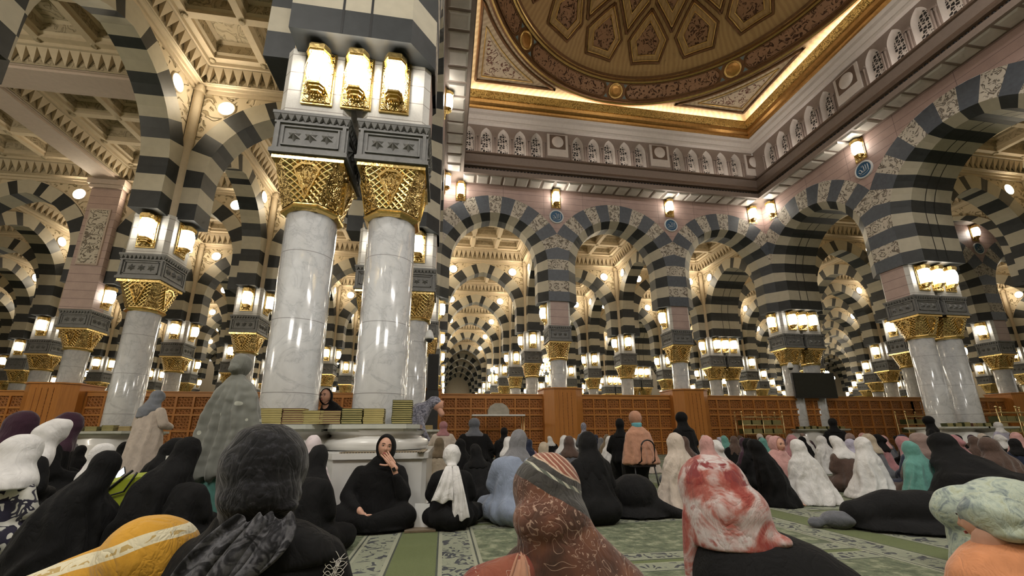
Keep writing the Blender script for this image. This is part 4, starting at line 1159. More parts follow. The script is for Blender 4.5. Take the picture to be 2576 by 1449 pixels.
CL = {}
def crease(m, v, f, s=1.0):
    mp = m.n('ShaderNodeMapping'); mp.inputs['Scale'].default_value = (1, 1, .45); m.l(v, mp.inputs['Vector'])
    a = m.noise(mp.outputs['Vector'], 9*s, 3, .55, 1.4).outputs['Fac']; a = m.math('ABSOLUTE', m.math('SUBTRACT', a, .5)); a = m.math('POWER', a, .6)
    h = m.math('ADD', m.math('MULTIPLY', a, 1.0), m.math('MULTIPLY', f, .05)); m.bump(h, .38, .03)
def cloth(name, col, rough=.85, var=.10, scale=14, sheen=.3, wv=.25):
    m = N(name); v = m.coord(); n = m.noise(v, scale, 4); f = m.noise(v, 220, 2).outputs['Fac']
    m.base(m.ramp(n.outputs['Fac'], [(.3, tuple(c*(1-var) for c in col)), (.7, tuple(min(1, c*(1+var)) for c in col))])); m.set(rough, 0, 0, .25, sheen); crease(m, v, f); CL[name.split('_cloth')[0]] = m.mat; return m.mat
for nm, c in {'black': (.003,.003,.0034), 'softblack': (.0055,.0055,.006), 'white': (.62,.61,.60), 'cream': (.52,.445,.38), 'pink': (.52,.29,.27), 'dustypink': (.34,.16,.17), 'teal': (.105,.27,.235), 'taupe': (.21,.145,.125), 'olive': (.155,.115,.07), 'beige': (.42,.35,.26),
              'bluegrey': (.215,.255,.34), 'grey': (.155,.155,.165), 'midgrey': (.10,.105,.12), 'navy': (.012,.018,.042), 'purple': (.04,.014,.028), 'peach': (.46,.24,.155), 'brown': (.085,.052,.04), 'greygreen': (.155,.16,.14), 'lilac': (.42,.40,.50), 'mustard': (.56,.30,.035), 'orange': (.62,.26,.12), 'greyblue': (.19,.205,.235)}.items():
    cloth(nm + '_cloth', c, sheen=.02 if 'black' in nm else .25, wv=.15 if 'black' in nm else .25)
def patterned(name, stops, scale, kind='scroll', rough=.85, sharp=9, warp=1.2, detail=2):
    m = N(name); v = m.coord()
    s = m.scroll(v, scale, sharp, warp) if kind == 'scroll' else m.noise(v, scale, detail, .55, warp).outputs['Fac']
    m.base(m.ramp(s, stops)); m.set(rough, 0, 0, .25, .2); m.bump(m.noise(v, 200, 2).outputs['Fac'], .25, .004); CL[name] = m.mat; return m.mat
patterned('blackwhite_print', [(.30, (.02,.018,.035)), (.46, (.03,.028,.045)), (.52, (.50,.50,.46)), (1, (.58,.57,.52))], 11, sharp=7)
patterned('palepink_print', [(.4, (.60,.53,.54)), (.55, (.58,.50,.51)), (.62, (.42,.38,.42))], 12, 'noise', detail=3)
patterned('greypattern', [(.35, (.085,.085,.11)), (.5, (.20,.20,.25)), (.65, (.33,.32,.37))], 16, 'noise', warp=2)
SKIN = simple('warm_skin', (.55, .31, .22), .5, var=.08, scale=12, spec=.35)
SKINL = simple('light_skin', (.55, .30, .21), .5, var=.08, scale=12, spec=.35)
EYEW = simple('eye_white', (.6, .57, .54), .3); EYEB = simple('dark_iris', (.015, .01, .008), .2); LIP = simple('lip', (.36, .10, .085), .45); BROW = simple('dark_brow', (.02, .012, .01), .8)

def head_mesh(b, c=(0,0,0), s=1.0, yaw=0.0, pitch=0.0, skin=0, tilt=0.0):
    """face looking to -y; materials: skin, white, iris, lip, brow"""
    i0 = len(b.v); n, m_ = 44, 34; rows = []
    G_ = lambda x, z, cx, cz, sx, sz: math.exp(-((x-cx)/sx)**2 - ((z-cz)/sz)**2)
    for j in range(1, m_):
        t = PI*j/m_; rw = []
        for k in range(n):
            a = 2*PI*k/n; x = .074*sin(t)*cos(a); y = .092*sin(t)*sin(a); z = -.113*cos(t)
            if z < 0: x *= 1 - .32*(-z/.113)**1.6
            if y < 0:
                fr = min(1, -y/.05)
                d = .026*G_(x, z, 0, -.018, .011, .016) + .014*G_(x, z, 0, .008, .008, .024)
                d += .006*(G_(x, z, .03, .032, .02, .008) + G_(x, z, -.03, .032, .02, .008)) - .012*(G_(x, z, .030, .014, .015, .010) + G_(x, z, -.030, .014, .015, .010))
                d += .006*(G_(x, z, .038, -.022, .018, .02) + G_(x, z, -.038, -.022, .018, .02)) + .008*G_(x, z, 0, -.052, .022, .012) + .011*G_(x, z, 0, -.092, .022, .018) - .004*G_(x, z, 0, -.068, .02, .006)
                y -= d*fr
                y = y*.96 - .004
            rw.append((x, y, z))
        rows.append(rw)
    b.grid(rows, skin, True, True, True, True)
    for sx in (-1, 1):
        def pt(x, z, y): return (x, y, z)
        j = len(b.v); ell_m(b, (sx*.030, -.073, .013), (.0135, .006, .0065), 1); ell_m(b, (sx*.030, -.0775, .013), (.0058, .003, .0058), 2)
        b.tube([(sx*.014, -.089, .034), (sx*.028, -.090, .040), (sx*.046, -.079, .035)], .0026, 5, 4)
        b.tube([(sx*.015, -.0785, .016), (sx*.030, -.082, .0215), (sx*.045, -.0725, .014)], .0016, 5, 4)
    ell_m(b, (0, -.0955, -.049), (.020, .006, .004), 3); ell_m(b, (0, -.0955, -.0565), (.017, .007, .0048), 3)
    cap(b, (0, .01, -.07), (0, .025, -.17), .048, .05)
    for k in range(len(b.m)): pass
    b.xf(Matrix.Translation(c) @ Matrix.Rotation(yaw, 4, 'Z') @ Matrix.Rotation(pitch, 4, 'X') @ Matrix.Rotation(tilt, 4, 'Y') @ Matrix.Scale(s, 4), i0)
def ell_m(b, c, r, mi, n=12, m=7):
    k0 = len(b.f); ell(b, c, r, None, n, m)
    for k in range(k0, len(b.f)): b.m[k] = mi
FACE = lambda sk: [sk, EYEW, EYEB, LIP, BROW]

def hand(b, wrist, fwd, up, curl=.5, side=1, s=1.0, spread=.12, thumb=.7):
    """palm and five bent fingers; fwd = palm direction, up = back of hand, side=+1 thumb on the +cross side"""
    fwd, up = Vector(fwd).normalized(), Vector(up).normalized(); lat = fwd.cross(up).normalized() * side; up = lat.cross(fwd).normalized() * side
    W = Vector(wrist); P = lambda f, l, u: W + (fwd*f + lat*l + up*u) * s
    for l in (-.026, -.009, .009, .026): cap(b, P(.0, l*.75, 0), P(.085, l, 0), .017*s, .013*s, n=10, steps=2)
    cap(b, P(-.05, 0, 0), P(.015, 0, 0), .026*s, .024*s, n=12, steps=2)
    L = (.062, .078, .072, .066)
    for i, (l, ln) in enumerate(zip((-.030, -.011, .009, .028), L)):
        a = curl * .55; p = P(.088, l, 0); dirv = (fwd + lat*(l*spread*20)).normalized(); r = .0092*s
        for seg, fr in enumerate((.45, .32, .23)):
            d = dirv*cos(a) - up*sin(a); q = p + d*ln*fr*s; cap(b, p, q, r, r*.92, n=10, steps=2); p = q; r *= .9; a += curl*.7
    p = P(.018, .026, -.004); d = (fwd*.55 + lat*thumb - up*.25*curl).normalized(); r = .0115*s
    for fr, bend in ((.034, 0), (.030, .35), (.024, .6)):
        dd = (d + fwd*bend - up*bend*curl*.5).normalized(); q = p + dd*fr*s; cap(b, p, q, r, r*.9, n=10, steps=2); p = q; r *= .9

# ------------------------------------------------ seated and standing prototypes, facing +y, on the floor
PM = {}
def lean_pts(v, lx, ly, h, p=1.5):
    k = max(0, v[2] / h) ** p; return (v[0] + lx*k, v[1] + ly*k, v[2])
def seated_robe(key, w=1.0, lx=0.0, ly=0.0, arms=True, voxel=.022, seed=0.0, hem=1.0, fold=.018, mat=None, h=.88):
    if key in PM: return PM[key]
    b = MB()
    ell(b, (0, .0, .13), (.25*w*hem, .25*hem, .16)); 
    for s in (-1, 1):
        chain(b, [((s*.10*w, .0, .14), .14), ((s*.30*w*hem, .26*hem, .11), .10), ((s*.05, .42*hem, .075), .07)])
    loft(b, [(0,0,.06,.21*w,.19), (0,0,.22,.20*w,.17), (0,.0,.38,.175*w,.135), (0,.01,.50,.19*w,.12), (0,.02,.57,.165*w,.095), (0,.02,.615,.08,.07)])
    cap(b, (-.135*w, .01, .545), (.135*w, .01, .545), .062, .062)
    if arms:
        for s in (-1, 1): chain(b, [((s*.165*w, .01, .53), .06), ((s*.225*w, .06, .34), .058), ((s*.11, .25, .26), .048)])
    for i in range(len(b.v)): b.v[i] = lean_pts(b.v[i], lx, ly, .6)
    PM[key] = fused(b, 'robe', mat or CL['black'], voxel, 4, drape((lx, ly, .62), fold, 8, seed)); return PM[key]
def khimar(key, w=1.0, lx=0.0, ly=0.0, voxel=.016, seed=0.0, hem=1.0, k=10, fold=.024, h=.88):
    """one long cloak from crown to floor"""
    if key in PM: return PM[key]
    b = MB()
    ell(b, (0, .025, .765), (.098, .118, .122))
    loft(b, [(0,.03,.76,.105,.118),(0,.02,.69,.098,.112),(0,.01,.63,.128,.12),(0,.0,.57,.185*w,.135),(0,0,.46,.225*w,.15),(0,.0,.32,.25*w,.18),(0,.02,.18,.30*w*hem,.24*hem),(0,.04,.05,.37*w*hem,.31*hem),(0,.04,.0,.385*w*hem,.32*hem)], 40)
    for i in range(len(b.v)): b.v[i] = lean_pts(b.v[i], lx, ly, .8, 1.3)
    PM[key] = fused(b, 'cloak', CL['white'], voxel, 3, drape((lx, ly, .70), fold, k, seed)); return PM[key]
def scarf_mesh(key, lx=0.0, ly=0.0, lz=0.0, voxel=.016, seed=0.0, long=.0, w=1.0, fold=.013, bun=False):
    if key in PM: return PM[key]
    b = MB()
    ell(b, (0, .02, .765), (.094, .115, .118))
    if bun: ell(b, (0, -.085, .75), (.06, .05, .05))
    loft(b, [(0,.03,.75,.10,.112),(0,.02,.685,.092,.104),(0,.01,.635,.118,.108),(0,.0,.58,.168*w,.125),(0,.0,.53-long*.3,.19*w,.13),(0,-.0,.50-long,.18*w,.125)], 36)
    for i in range(len(b.v)):
        x, y, z = lean_pts(b.v[i], lx, ly, .62, 1.5); b.v[i] = (x, y, z)
    PM[key] = fused(b, 'headscarf', CL['black'], voxel, 3, drape((lx, ly, .74), fold, 7, seed, fine=.6), floor=None); return PM[key]
def robj(name, me, mat, parent, loc=(0,0,0), rz=0):
    o = link(name, me, parent, loc, rz); o.material_slots[0].link = 'OBJECT'; o.material_slots[0].material = mat; return o
def wearer(x, y, rz, top, label, robe, scarf, group=None, s=None, w=1.0, cat='person'):
    t = thing('person', label, cat, (x, y, 0), rz, group); k = s or top/.885; t.scale = (k*w, k, k)
    if robe: robj('robe', robe[0], CL[robe[1]], t)
    if scarf: robj('headscarf', scarf[0], CL[scarf[1]], t)
    return t
K = khimar; RB = seated_robe; SF = scarf_mesh
k1 = K('k1', 1.0, 0, .02, seed=1.0); k2 = K('k2', 1.05, -.05, .03, seed=2.0, hem=1.05); k3 = K('k3', 1.1, -.06, .06, seed=3.3, hem=.95, k=11); k4 = K('k4', .95, .03, .03, seed=4.1)
ksl = K('ksl', .78, -.20, .10, seed=6.0, hem=.85)
r1 = RB('r1', 1.0, 0, .03, seed=1.0); r2 = RB('r2', 1.12, .04, .10, seed=2.2); r3 = RB('r3', 1.05, -.04, .14, seed=3.1)
s1 = SF('s1', 0, .04, seed=1.0); s2 = SF('s2', .05, .11, seed=2.0, long=.10); s3 = SF('s3', -.05, .16, seed=3.0); s4 = SF('s4', 0, .03, seed=4.0, bun=True)
# seated row in the middle of the carpet
wearer(3.86, 5.08, R(8), .93, 'person seated in a long cream cloak, spreading on the carpet', (k1, 'cream'), None, w=.92)
wearer(5.83, 5.26, R(-6), .83, 'person seated in a white cloak, the left of two in white', (k2, 'white'), None, w=.98)
wearer(7.0, 5.42, R(8), .85, 'person seated in a white cloak beside the teal cloak', (k4, 'white'), None, w=1.0)
wearer(7.13, 4.80, R(-4), .80, 'person seated in a teal cloak leaning to the left', (k3, 'teal'), None, w=.95)
wearer(2.55, 4.60, R(14), .96, 'person seated all in black, back turned, behind the striped scarf', (r2, 'black'), (s2, 'black'), w=1.0)
wearer(4.56, 5.5, R(0), .89, 'person seated in a pale pink cloak behind the tie-dyed scarf', (k1, 'pink'), None, w=.85)
t = wearer(5.26, 5.15, R(14), .84, 'person in a slim black cloak leaning left on one hand', (ksl, 'black'), None, w=.95)
b = MB(); hand(b, (.20, -.05, .06), (.6, -.3, -.35), (.3, 0, 1), .3, 1, 1.1); cap(b, (.10, .0, .12), (.19, -.045, .07), .03, .026, n=12); b.build('hand', SKINL, t)
t = wearer(1.68, 4.74, R(-8), .99, 'person in a blue-grey robe and grey headscarf, back turned', (r1, 'bluegrey'), (s2, 'grey'), w=.95)
t = wearer(1.02, 4.64, R(2), .82, 'person in black with a white headscarf tied behind', (r1, 'black'), None, w=1.05)
b = MB(); ell(b, (0, .05, .765), (.10, .12, .125)); ell(b, (0, .0, .69), (.075, .075, .05)); ell(b, (0, -.07, .655), (.062, .03, .03))
robj('headscarf', fused(b, 'headscarf', CL['white'], .012, 3, wrinkle(.004, 7, 2, (.3, .4, 1.0), 55), floor=None), CL['white'], t)
b = MB()
for sx, x1, z1, ww in ((-1, -.10, .30, .085), (1, .10, .12, .06)):
    rows = []; n_ = 14
    for j in range(n_ + 1):
        q = j / n_; z = .655 + (z1 - .655) * q; cx = sx*.035 + (x1 - sx*.035) * q; w_ = .028 + ww * q**.8; y = -.085 - .115 * min(1, q*2.2) - .01*sin(q*9)
        rows.append([(cx + w_*(u/5 - 1), y - .022*sin(u*1.7 + q*5 + sx)*q - (.012 if u % 2 else 0), z + .02*sin(u*.9)*q) for u in range(11)])
    b.grid(rows, 0)
o = b.build('scarf_tails', CL['white'], t, recalc=False); md = o.modifiers.new('thick', 'SOLIDIFY'); md.thickness = .006; md = o.modifiers.new('sub', 'SUBSURF'); md.levels = md.render_levels = 1
wearer(.84, 8.2, R(-5), .88, 'person in beige with an olive headscarf beside the marble plinth', (r1, 'beige'), (s1, 'olive'), w=1.0)
wearer(1.46, 6.14, R(0), .80, 'person in a plain black robe and low black headscarf behind the white headscarf', (r3, 'softblack'), (s3, 'black'), w=1.0)
# bowed figure in black, robe trailing to the right
b = MB(); ell(b, (0, 0, .22), (.27, .27, .24)); ell(b, (0, .3, .2), (.2, .3, .16)); ell(b, (0, .55, .12), (.13, .14, .12)); loft(b, [(0,0,.10,.30,.28),(0.05,-.02,.02,.42,.34)])
chain(b, [((.1, -.15, .12), .11), ((.35, -.28, .05), .07), ((.52, -.3, .02), .035)])
t = thing('person', 'person in black bowed low on the carpet beside the peach shawl', 'person', (3.16, 4.95, 0), R(5)); robj('robe', fused(b, 'robe', CL['softblack'], .02, 4, drape((0, 0, .46), .012, 9, 7)), CL['softblack'], t)
# chair and person in peach
t = thing('person', 'person on a chair in a peach shawl with a turquoise neck scarf', 'person', (4.1, 6.7, 0), R(3))
b = MB(); ell(b, (0, .05, 1.17), (.105, .12, .125)); ell(b, (0, .03, 1.06), (.075, .08, .05)); robj('head_covering', fused(b, 'head_covering', CL['peach'], .014, 3, None, floor=None), CL['peach'], t)
b = MB(); b.lathe([(.07,1.0),(.088,1.02),(.08,1.05),(.088,1.075),(.07,1.09)], 20); o = b.build('neck_scarf', simple('turquoise_cloth_scarf', (.13,.40,.46), .8), t); o.location = (0, .02, 0)
b = MB(); loft(b, [(0,.02,1.05,.07,.07),(0,.01,.99,.14,.09),(0,0,.92,.215,.125),(0,-.01,.75,.26,.15),(0,-.02,.55,.30,.17),(0,-.02,.44,.33,.18)], 40)
robj('shawl', fused(b, 'shawl', CL['peach'], .018, 2, drape((0, 0, 1.0), .018, 10, 3.3), floor=None), CL['peach'], t)
b = MB(); loft(b, [(0,.1,.55,.22,.2),(0,.15,.42,.23,.26),(0,.2,.25,.2,.2),(0,.22,.0,.24,.22)]); robj('skirt', fused(b, 'skirt', CL['purple'], .022, 2, drape((0,.2,.5), .012, 9, 1)), CL['black'], t)
M['chairblack'] = simple('black_tube', (.012,.012,.012), .35, .2)
def folding_chair(x, y, rz, label):
    t = thing('folding_chair', label, 'chair', (x, y, 0), rz); b = MB()
    arc = [(-.115, -.02, .42), (-.115, -.21, .5), (-.115, -.225, .68)] + [(-.115*cos(PI*k/8), -.225, .70 + .115*sin(PI*k/8)) for k in range(9)] + [(.115, -.225, .68), (.115, -.21, .5), (.115, -.02, .42)]
    b.tube(arc, .012, 8); b.build('back_frame', M['chairblack'], t)
    b = MB(); b.box(-.19, .19, -.1, .26, .40, .43); b.build('seat', M['chairblack'], t)
    for sx in (-1, 1):
        for y0, y1 in ((-.08, -.16), (.24, .30)):
            b = MB(); b.tube([(sx*.17, y0, .41), (sx*.19, y1, 0)], .012, 8); b.build('leg', M['chairblack'], t)
folding_chair(4.1, 6.64, R(3), 'black folding chair with a rounded tube back under the peach shawl')
# others on chairs, a head above the seated crowd
def on_chair(x, y, top, robe, scarf, label, rz=0, w=1.0, me=('r1', 's1')):
    t = wearer(x, y, rz, top, label, None, None, s=1.0); b_ = None
    if 'oc' not in PM:
        b = MB(); loft(b, [(0,.02,.97,.07,.07),(0,.0,.90,.19,.11),(0,0,.80,.22,.13),(0,-.01,.62,.20,.13),(0,.0,.45,.24,.2),(0,.15,.40,.25,.28),(0,.22,.2,.22,.22),(0,.24,0,.25,.22)], 36)
        for s in (-1, 1): chain(b, [((s*.17, 0, .88), .065), ((s*.27, .03, .66), .06), ((s*.14, .22, .60), .045)])
        PM['oc'] = fused(b, 'robe', CL['black'], .024, 4, drape((0, 0, .95), .012, 8, 2.2))
        b = MB(); ell(b, (0, .03, 1.13), (.095, .115, .12)); loft(b, [(0,.02,1.05,.075,.09),(0,.01,.99,.09,.09),(0,0,.93,.15,.11),(0,0,.88,.185,.125)])
        PM['ocs'] = fused(b, 'headscarf', CL['black'], .016, 3, drape((0, 0, 1.08), .006, 7, 1.2), floor=None)
    k = top / 1.25; t.scale = (k*w, k, k)
    robj('robe', PM['oc'], CL[robe], t); robj('headscarf', PM['ocs'], CL[scarf], t); return t
on_chair(4.14, 7.5, 1.2, 'black', 'black', 'person in black on a chair just left of the peach shawl', R(-20), .9)
on_chair(5.71, 8.0, 1.35, 'black', 'black', 'person in black on a chair before the casing below the right medallion', R(20), 1.15)
on_chair(.91, 11.0, 1.26, 'cream', 'dustypink', 'person in cream with a pink cap by the end of the screen', 0, 1.15)
on_chair(1.52, 8.5, 1.25, 'black', 'midgrey', 'broad person in black with a bare grey headscarf before the lattice screen', 0, 1.25)
on_chair(2.19, 9.0, 1.07, 'black', 'black', 'person in black seated below the steel hood', 0, 1.0)
on_chair(10.75, 9.5, 1.27, 'black', 'black', 'person in black before the columns under the television', R(-25), 1.0)
on_chair(18.36, 11.0, 1.2, 'lilac', 'white', 'person in pale lilac with a white and purple cap at the far right', 0, 1.2)
on_chair(12.8, 8.8, 1.30, 'black', 'black', 'stooping person in black below the big right column pair', R(30), 1.2)
on_chair(4.62, 11, 1.22, 'midgrey', 'greypattern', 'person in a grey patterned headscarf in the distant crowd below the first casing', 0, .8)

# standing figures
def stand(key, folds=.02, seed=1.0, w=1.0):
    if key in PM: return PM[key]
    b = MB(); loft(b, [(0,.02,1.44,.06,.07),(0,.0,1.38,.15,.09),(0,0,1.30,.205*w,.12),(0,0,1.1,.23*w,.15),(0,0,.8,.27*w,.19),(0,0,.45,.31*w,.22),(0,0,.0,.34*w,.25)], 40)
    PM[key] = fused(b, 'robe', CL['black'], .022, 3, drape((0, 0, 1.42), folds, 9, seed, tw=.7)); return PM[key]
t = thing('person', 'person standing in a grey-green prayer cloak with pale dots, back turned', 'person', (-1.22, 4.75, 0), R(-12)); t.scale = (1.03,)*3
m = N('dotted_greygreen'); v = m.coord(scale=(1,.0,1)); x = m.n('ShaderNodeTexVoronoi', feature='F1'); x.inputs['Scale'].default_value = 7; x.inputs['Randomness'].default_value = .7; m.l(v, x.inputs['Vector'])
m.base(m.mix(m.math('LESS_THAN', x.outputs['Distance'], .15), (.165,.17,.15), (.42,.43,.37))); m.set(.8, 0, 0, .3, .3); CL['dotted'] = m.mat
b = MB(); ell(b, (0, .02, 1.60), (.095, .115, .12)); ell(b, (0, -.075, 1.55), (.062, .045, .05)); ell(b, (0, .0, 1.50), (.06, .07, .05)); robj('head_covering', fused(b, 'head_covering', CL['greygreen'], .012, 3, wrinkle(.003, 6, 1, (.2, .4, 1), 45), floor=None), CL['greygreen'], t)
b = MB(); loft(b, [(0,-.01,1.53,.045,.05),(0,.0,1.46,.08,.075),(0,0,1.38,.17,.11),(0,0,1.28,.225,.14),(0,0,1.05,.265,.17),(0,0,.8,.30,.2),(0,0,.52,.335,.23)], 44)
robj('cloak', fused(b, 'cloak', CL['dotted'], .018, 2, drape((0, -.04, 1.5), .040, 9, 2.7, tw=.6, zmin=0), floor=None), CL['dotted'], t)
b = MB(); loft(b, [(0,0,.9,.2,.15),(0,0,.5,.22,.17),(0,0,0.0,.27,.2)]); robj('dress', fused(b, 'dress', CL['teal'], .025, 2, drape((0,0,.9), .012, 9, 1)), CL['teal'], t)
t = thing('person', 'person standing in a cream dress and grey headscarf at the left', 'person', (-3.93, 7.97, 0), R(-20))
sm = stand('st2', .015, 4.0); robj('dress', sm, CL['cream'], t); t.scale = (1, 1, 1.0)
b = MB(); ell(b, (0, .06, 1.58), (.095, .115, .12)); loft(b, [(0,.04,1.55,.09,.1),(0,.0,1.45,.12,.11),(-.02,-.02,1.36,.19,.13),(-.05,-.05,1.22,.14,.10)]); robj('headscarf', fused(b, 'headscarf', CL['greyblue'], .016, 3, wrinkle(.007, 6, 3, (.6,.1,1), 40), floor=None), CL['greyblue'], t)
b = MB()
for s in (-1, 1): chain(b, [((s*.19, 0, 1.32), .075), ((s*.26, .03, 1.12), .075), ((s*.2, .2, 1.08), .055)])
b.build('sleeves', CL['cream'], t)
t = thing('person', 'person in black and glasses leaning out between the near columns', 'person', (-.80, 6.75, 0), R(0))
b = MB(); head_mesh(b, (-.04, -.06, 1.49), 1.0, R(-22), 0, 0); b.build('body', FACE(SKINL), t)
b = MB(); 
for sx in (-1, 1): b.tube([(sx*.03 + .022*cos(a), -.097, .012 + .015*sin(a)) for a in [2*PI*k/12 for k in range(13)]], .0018, 5)
b.tube([(-.01,-.1,.014),(.01,-.1,.014)], .0018, 5); o = b.build('glasses', M['joint'], t); o.location = (-.04, -.06, 1.49); o.rotation_euler = (0, 0, R(-22))
b = MB(); 
n_ = 28; rows = []
for sc, yy in ((1.0, -.01), (1.22, -.055), (1.30, -.0), (1.2, .07), (.8, .13), (.2, .15)):
    rows.append([(-.04 + .068*sc*cos(2*PI*k/n_), -.06 + yy, 1.485 + .100*sc*sin(2*PI*k/n_)) for k in range(n_)])
b.grid(rows, 0, True, True, False, True); b.build('hood', CL['black'], t)
b = MB(); ell(b, (-.02, .03, 1.36), (.10, .10, .10)); loft(b, [(0,.05,1.42,.07,.08),(.04,.02,1.30,.18,.12),(.06,.02,1.1,.19,.13),(.06,.05,.8,.2,.16),(.06,.05,.4,.22,.18),(.06,.05,0,.24,.2)]); chain(b, [((.2, 0, 1.26), .065), ((.25, -.05, 1.02), .06), ((.12, -.16, .99), .045)])
robj('robe', fused(b, 'robe', CL['black'], .018, 3, drape((0, 0, 1.35), .01, 8, 2.9)), CL['black'], t)
b = MB(); hand(b, (.10, -.18, .99), (-1, -.2, 0), (0, -1, .4), .6, 1); b.build('hand', SKINL, t)
t = thing('person', 'person in a grey patterned robe bending forward behind the tall book stack', 'person', (.40, 7.0, 0), R(-95))
b = MB(); ell(b, (0, .36, 1.43), (.09, .12, .10)); chain(b, [((0, .0, 1.0), .17), ((0, .14, 1.27), .16), ((0, .27, 1.38), .09)]); robj('headscarf', fused(b, 'headscarf', CL['greypattern'], .018, 3, wrinkle(.005), floor=None), CL['greypattern'], t)
b = MB(); loft(b, [(0,.05,1.15,.15,.14),(0,0,.95,.2,.17),(0,0,.6,.2,.18),(0,0,.0,.24,.2)]); chain(b, [((.1, .15, 1.2), .06), ((.15, .22, .98), .05), ((.1, .3, .85), .04)]); robj('robe', fused(b, 'robe', CL['greypattern'], .022, 3, drape((0,0,1.1), .01, 8, 1)), CL['greypattern'], t)
b = MB(); head_mesh(b, (0, .41, 1.39), .95, PI, R(-35), 0); b.build('body', FACE(SKINL), t)

# person seated cross-legged, hand to chin, facing the camera
t = thing('person', 'person in black seated cross-legged facing us, hand raised to the chin', 'person', (.27, 4.84, 0), R(-6)); t.scale = (1.06, .86, 1.07)
b = MB(); head_mesh(b, (.05, -.06, .745), 1.0, R(14), R(4), 0, R(10)); 
b.build('body', FACE(SKIN), t); b = MB(); cap(b, (.185, -.17, .50), (.150, -.175, .575), .026, .024, n=14)
hand(b, (.150, -.175, .585), (-.62, .15, .72), (.1, -1, .25), .25, -1, 1.0, .15, .9)
b.build('raised_hand', [SKIN], t); b = MB(); cap(b, (-.10, -.34, .20), (-.06, -.37, .165), .03, .026, n=14); hand(b, (-.055, -.375, .155), (.65, -.12, -.75), (-.1, -1, .25), .35, -1, 1.0)
b.build('resting_hand', [SKIN], t)
b = MB(); b.lathe([(.029,-.004),(.032,0),(.029,.004)], 24, cap=False); b.lathe([(.030,.008),(.033,.012),(.030,.016)], 24, cap=False); o = b.build('bangles', M['gold'], t); o.location = (-.083, -.352, .18); o.rotation_euler = (R(30), R(35), 0)
b = MB(); b.lathe([(.0275,-.011),(.029,0),(.0275,.011)], 20, cap=False); b.box(-.016, .016, -.038, -.028, -.018, .018); o = b.build('wrist_watch', M['chairblack'], t); o.location = (.172, -.172, .54); o.rotation_euler = (0, R(-25), 0)
b = MB(); n_ = 40; rows = []
for sc, yy, dz in ((.93, -.052, 0), (1.06, -.070, 0), (1.22, -.045, .0), (1.34, .01, 0), (1.30, .07, 0), (.95, .12, 0), (.3, .145, 0)):
    rows.append([(.05 + .072*sc*cos(2*PI*k/n_), -.05 + yy, .742 + dz + (.098 if sin(2*PI*k/n_) > 0 else .112)*sc*sin(2*PI*k/n_)) for k in range(n_)])
b.grid(rows, 0, True, True, False, True)
i0 = len(b.v); o = b.build('hood', CL['black'], t, recalc=True); md = o.modifiers.new('thick', 'SOLIDIFY'); md.thickness = .008
b = MB(); ell(b, (.03, -.02, .60), (.12, .115, .085)); loft(b, [(.03,0,.63,.09,.09),(.02,0,.57,.17,.12),(.0,0,.50,.225,.15),(0,.0,.35,.235,.165),(0,0,.18,.25,.2),(0,0,.05,.27,.22)])
for s in (-1, 1): chain(b, [((s*.13, .0, .15), .13), ((s*.31, -.22, .13), .105), ((s*.06, -.38, .09), .085)])
chain(b, [((.19, -.0, .50), .075), ((.27, -.14, .30), .07), ((.20, -.17, .46), .048)])
chain(b, [((-.19, -.0, .50), .075), ((-.28, -.12, .30), .068), ((-.13, -.32, .21), .048)])
loft(b, [(0,-.10,.12,.31,.28),(0,-.12,.02,.39,.34)])
robj('robe', fused(b, 'robe', CL['black'], .014, 3, wrinkle(.006, 5, 2, (.5, .3, .9), 34)), CL['black'], t)
t = thing('paper', 'white sheet leaning beside the person with hand to chin', 'paper', (.74, 4.66, 0), R(-10)); b = MB(); b.box(-.08, .07, -.005, .005, 0.02, .24); b.build('sheet', M['medwhite'], t)
t = thing('rug_edge', 'small green mat under the white sheet', 'mat', (.74, 4.55, 0), 0); b = MB(); b.box(-.16, .14, -.05, .16, .003, .02); b.build('mat', CL['olive'], t)

# pink printed headscarf and the black one in front of it, a folded wheelchair frame
t = wearer(-.38, 4.62, R(5), .93, 'person in a pale pink printed veil behind the black headscarf', (k1, 'palepink_print'), None, w=.8)
t = BLK2 = wearer(-.13, 3.75, R(-10), .855, 'person in plain black just right of the charcoal headscarf', (r1, 'black'), (s3, 'black'), w=.82)
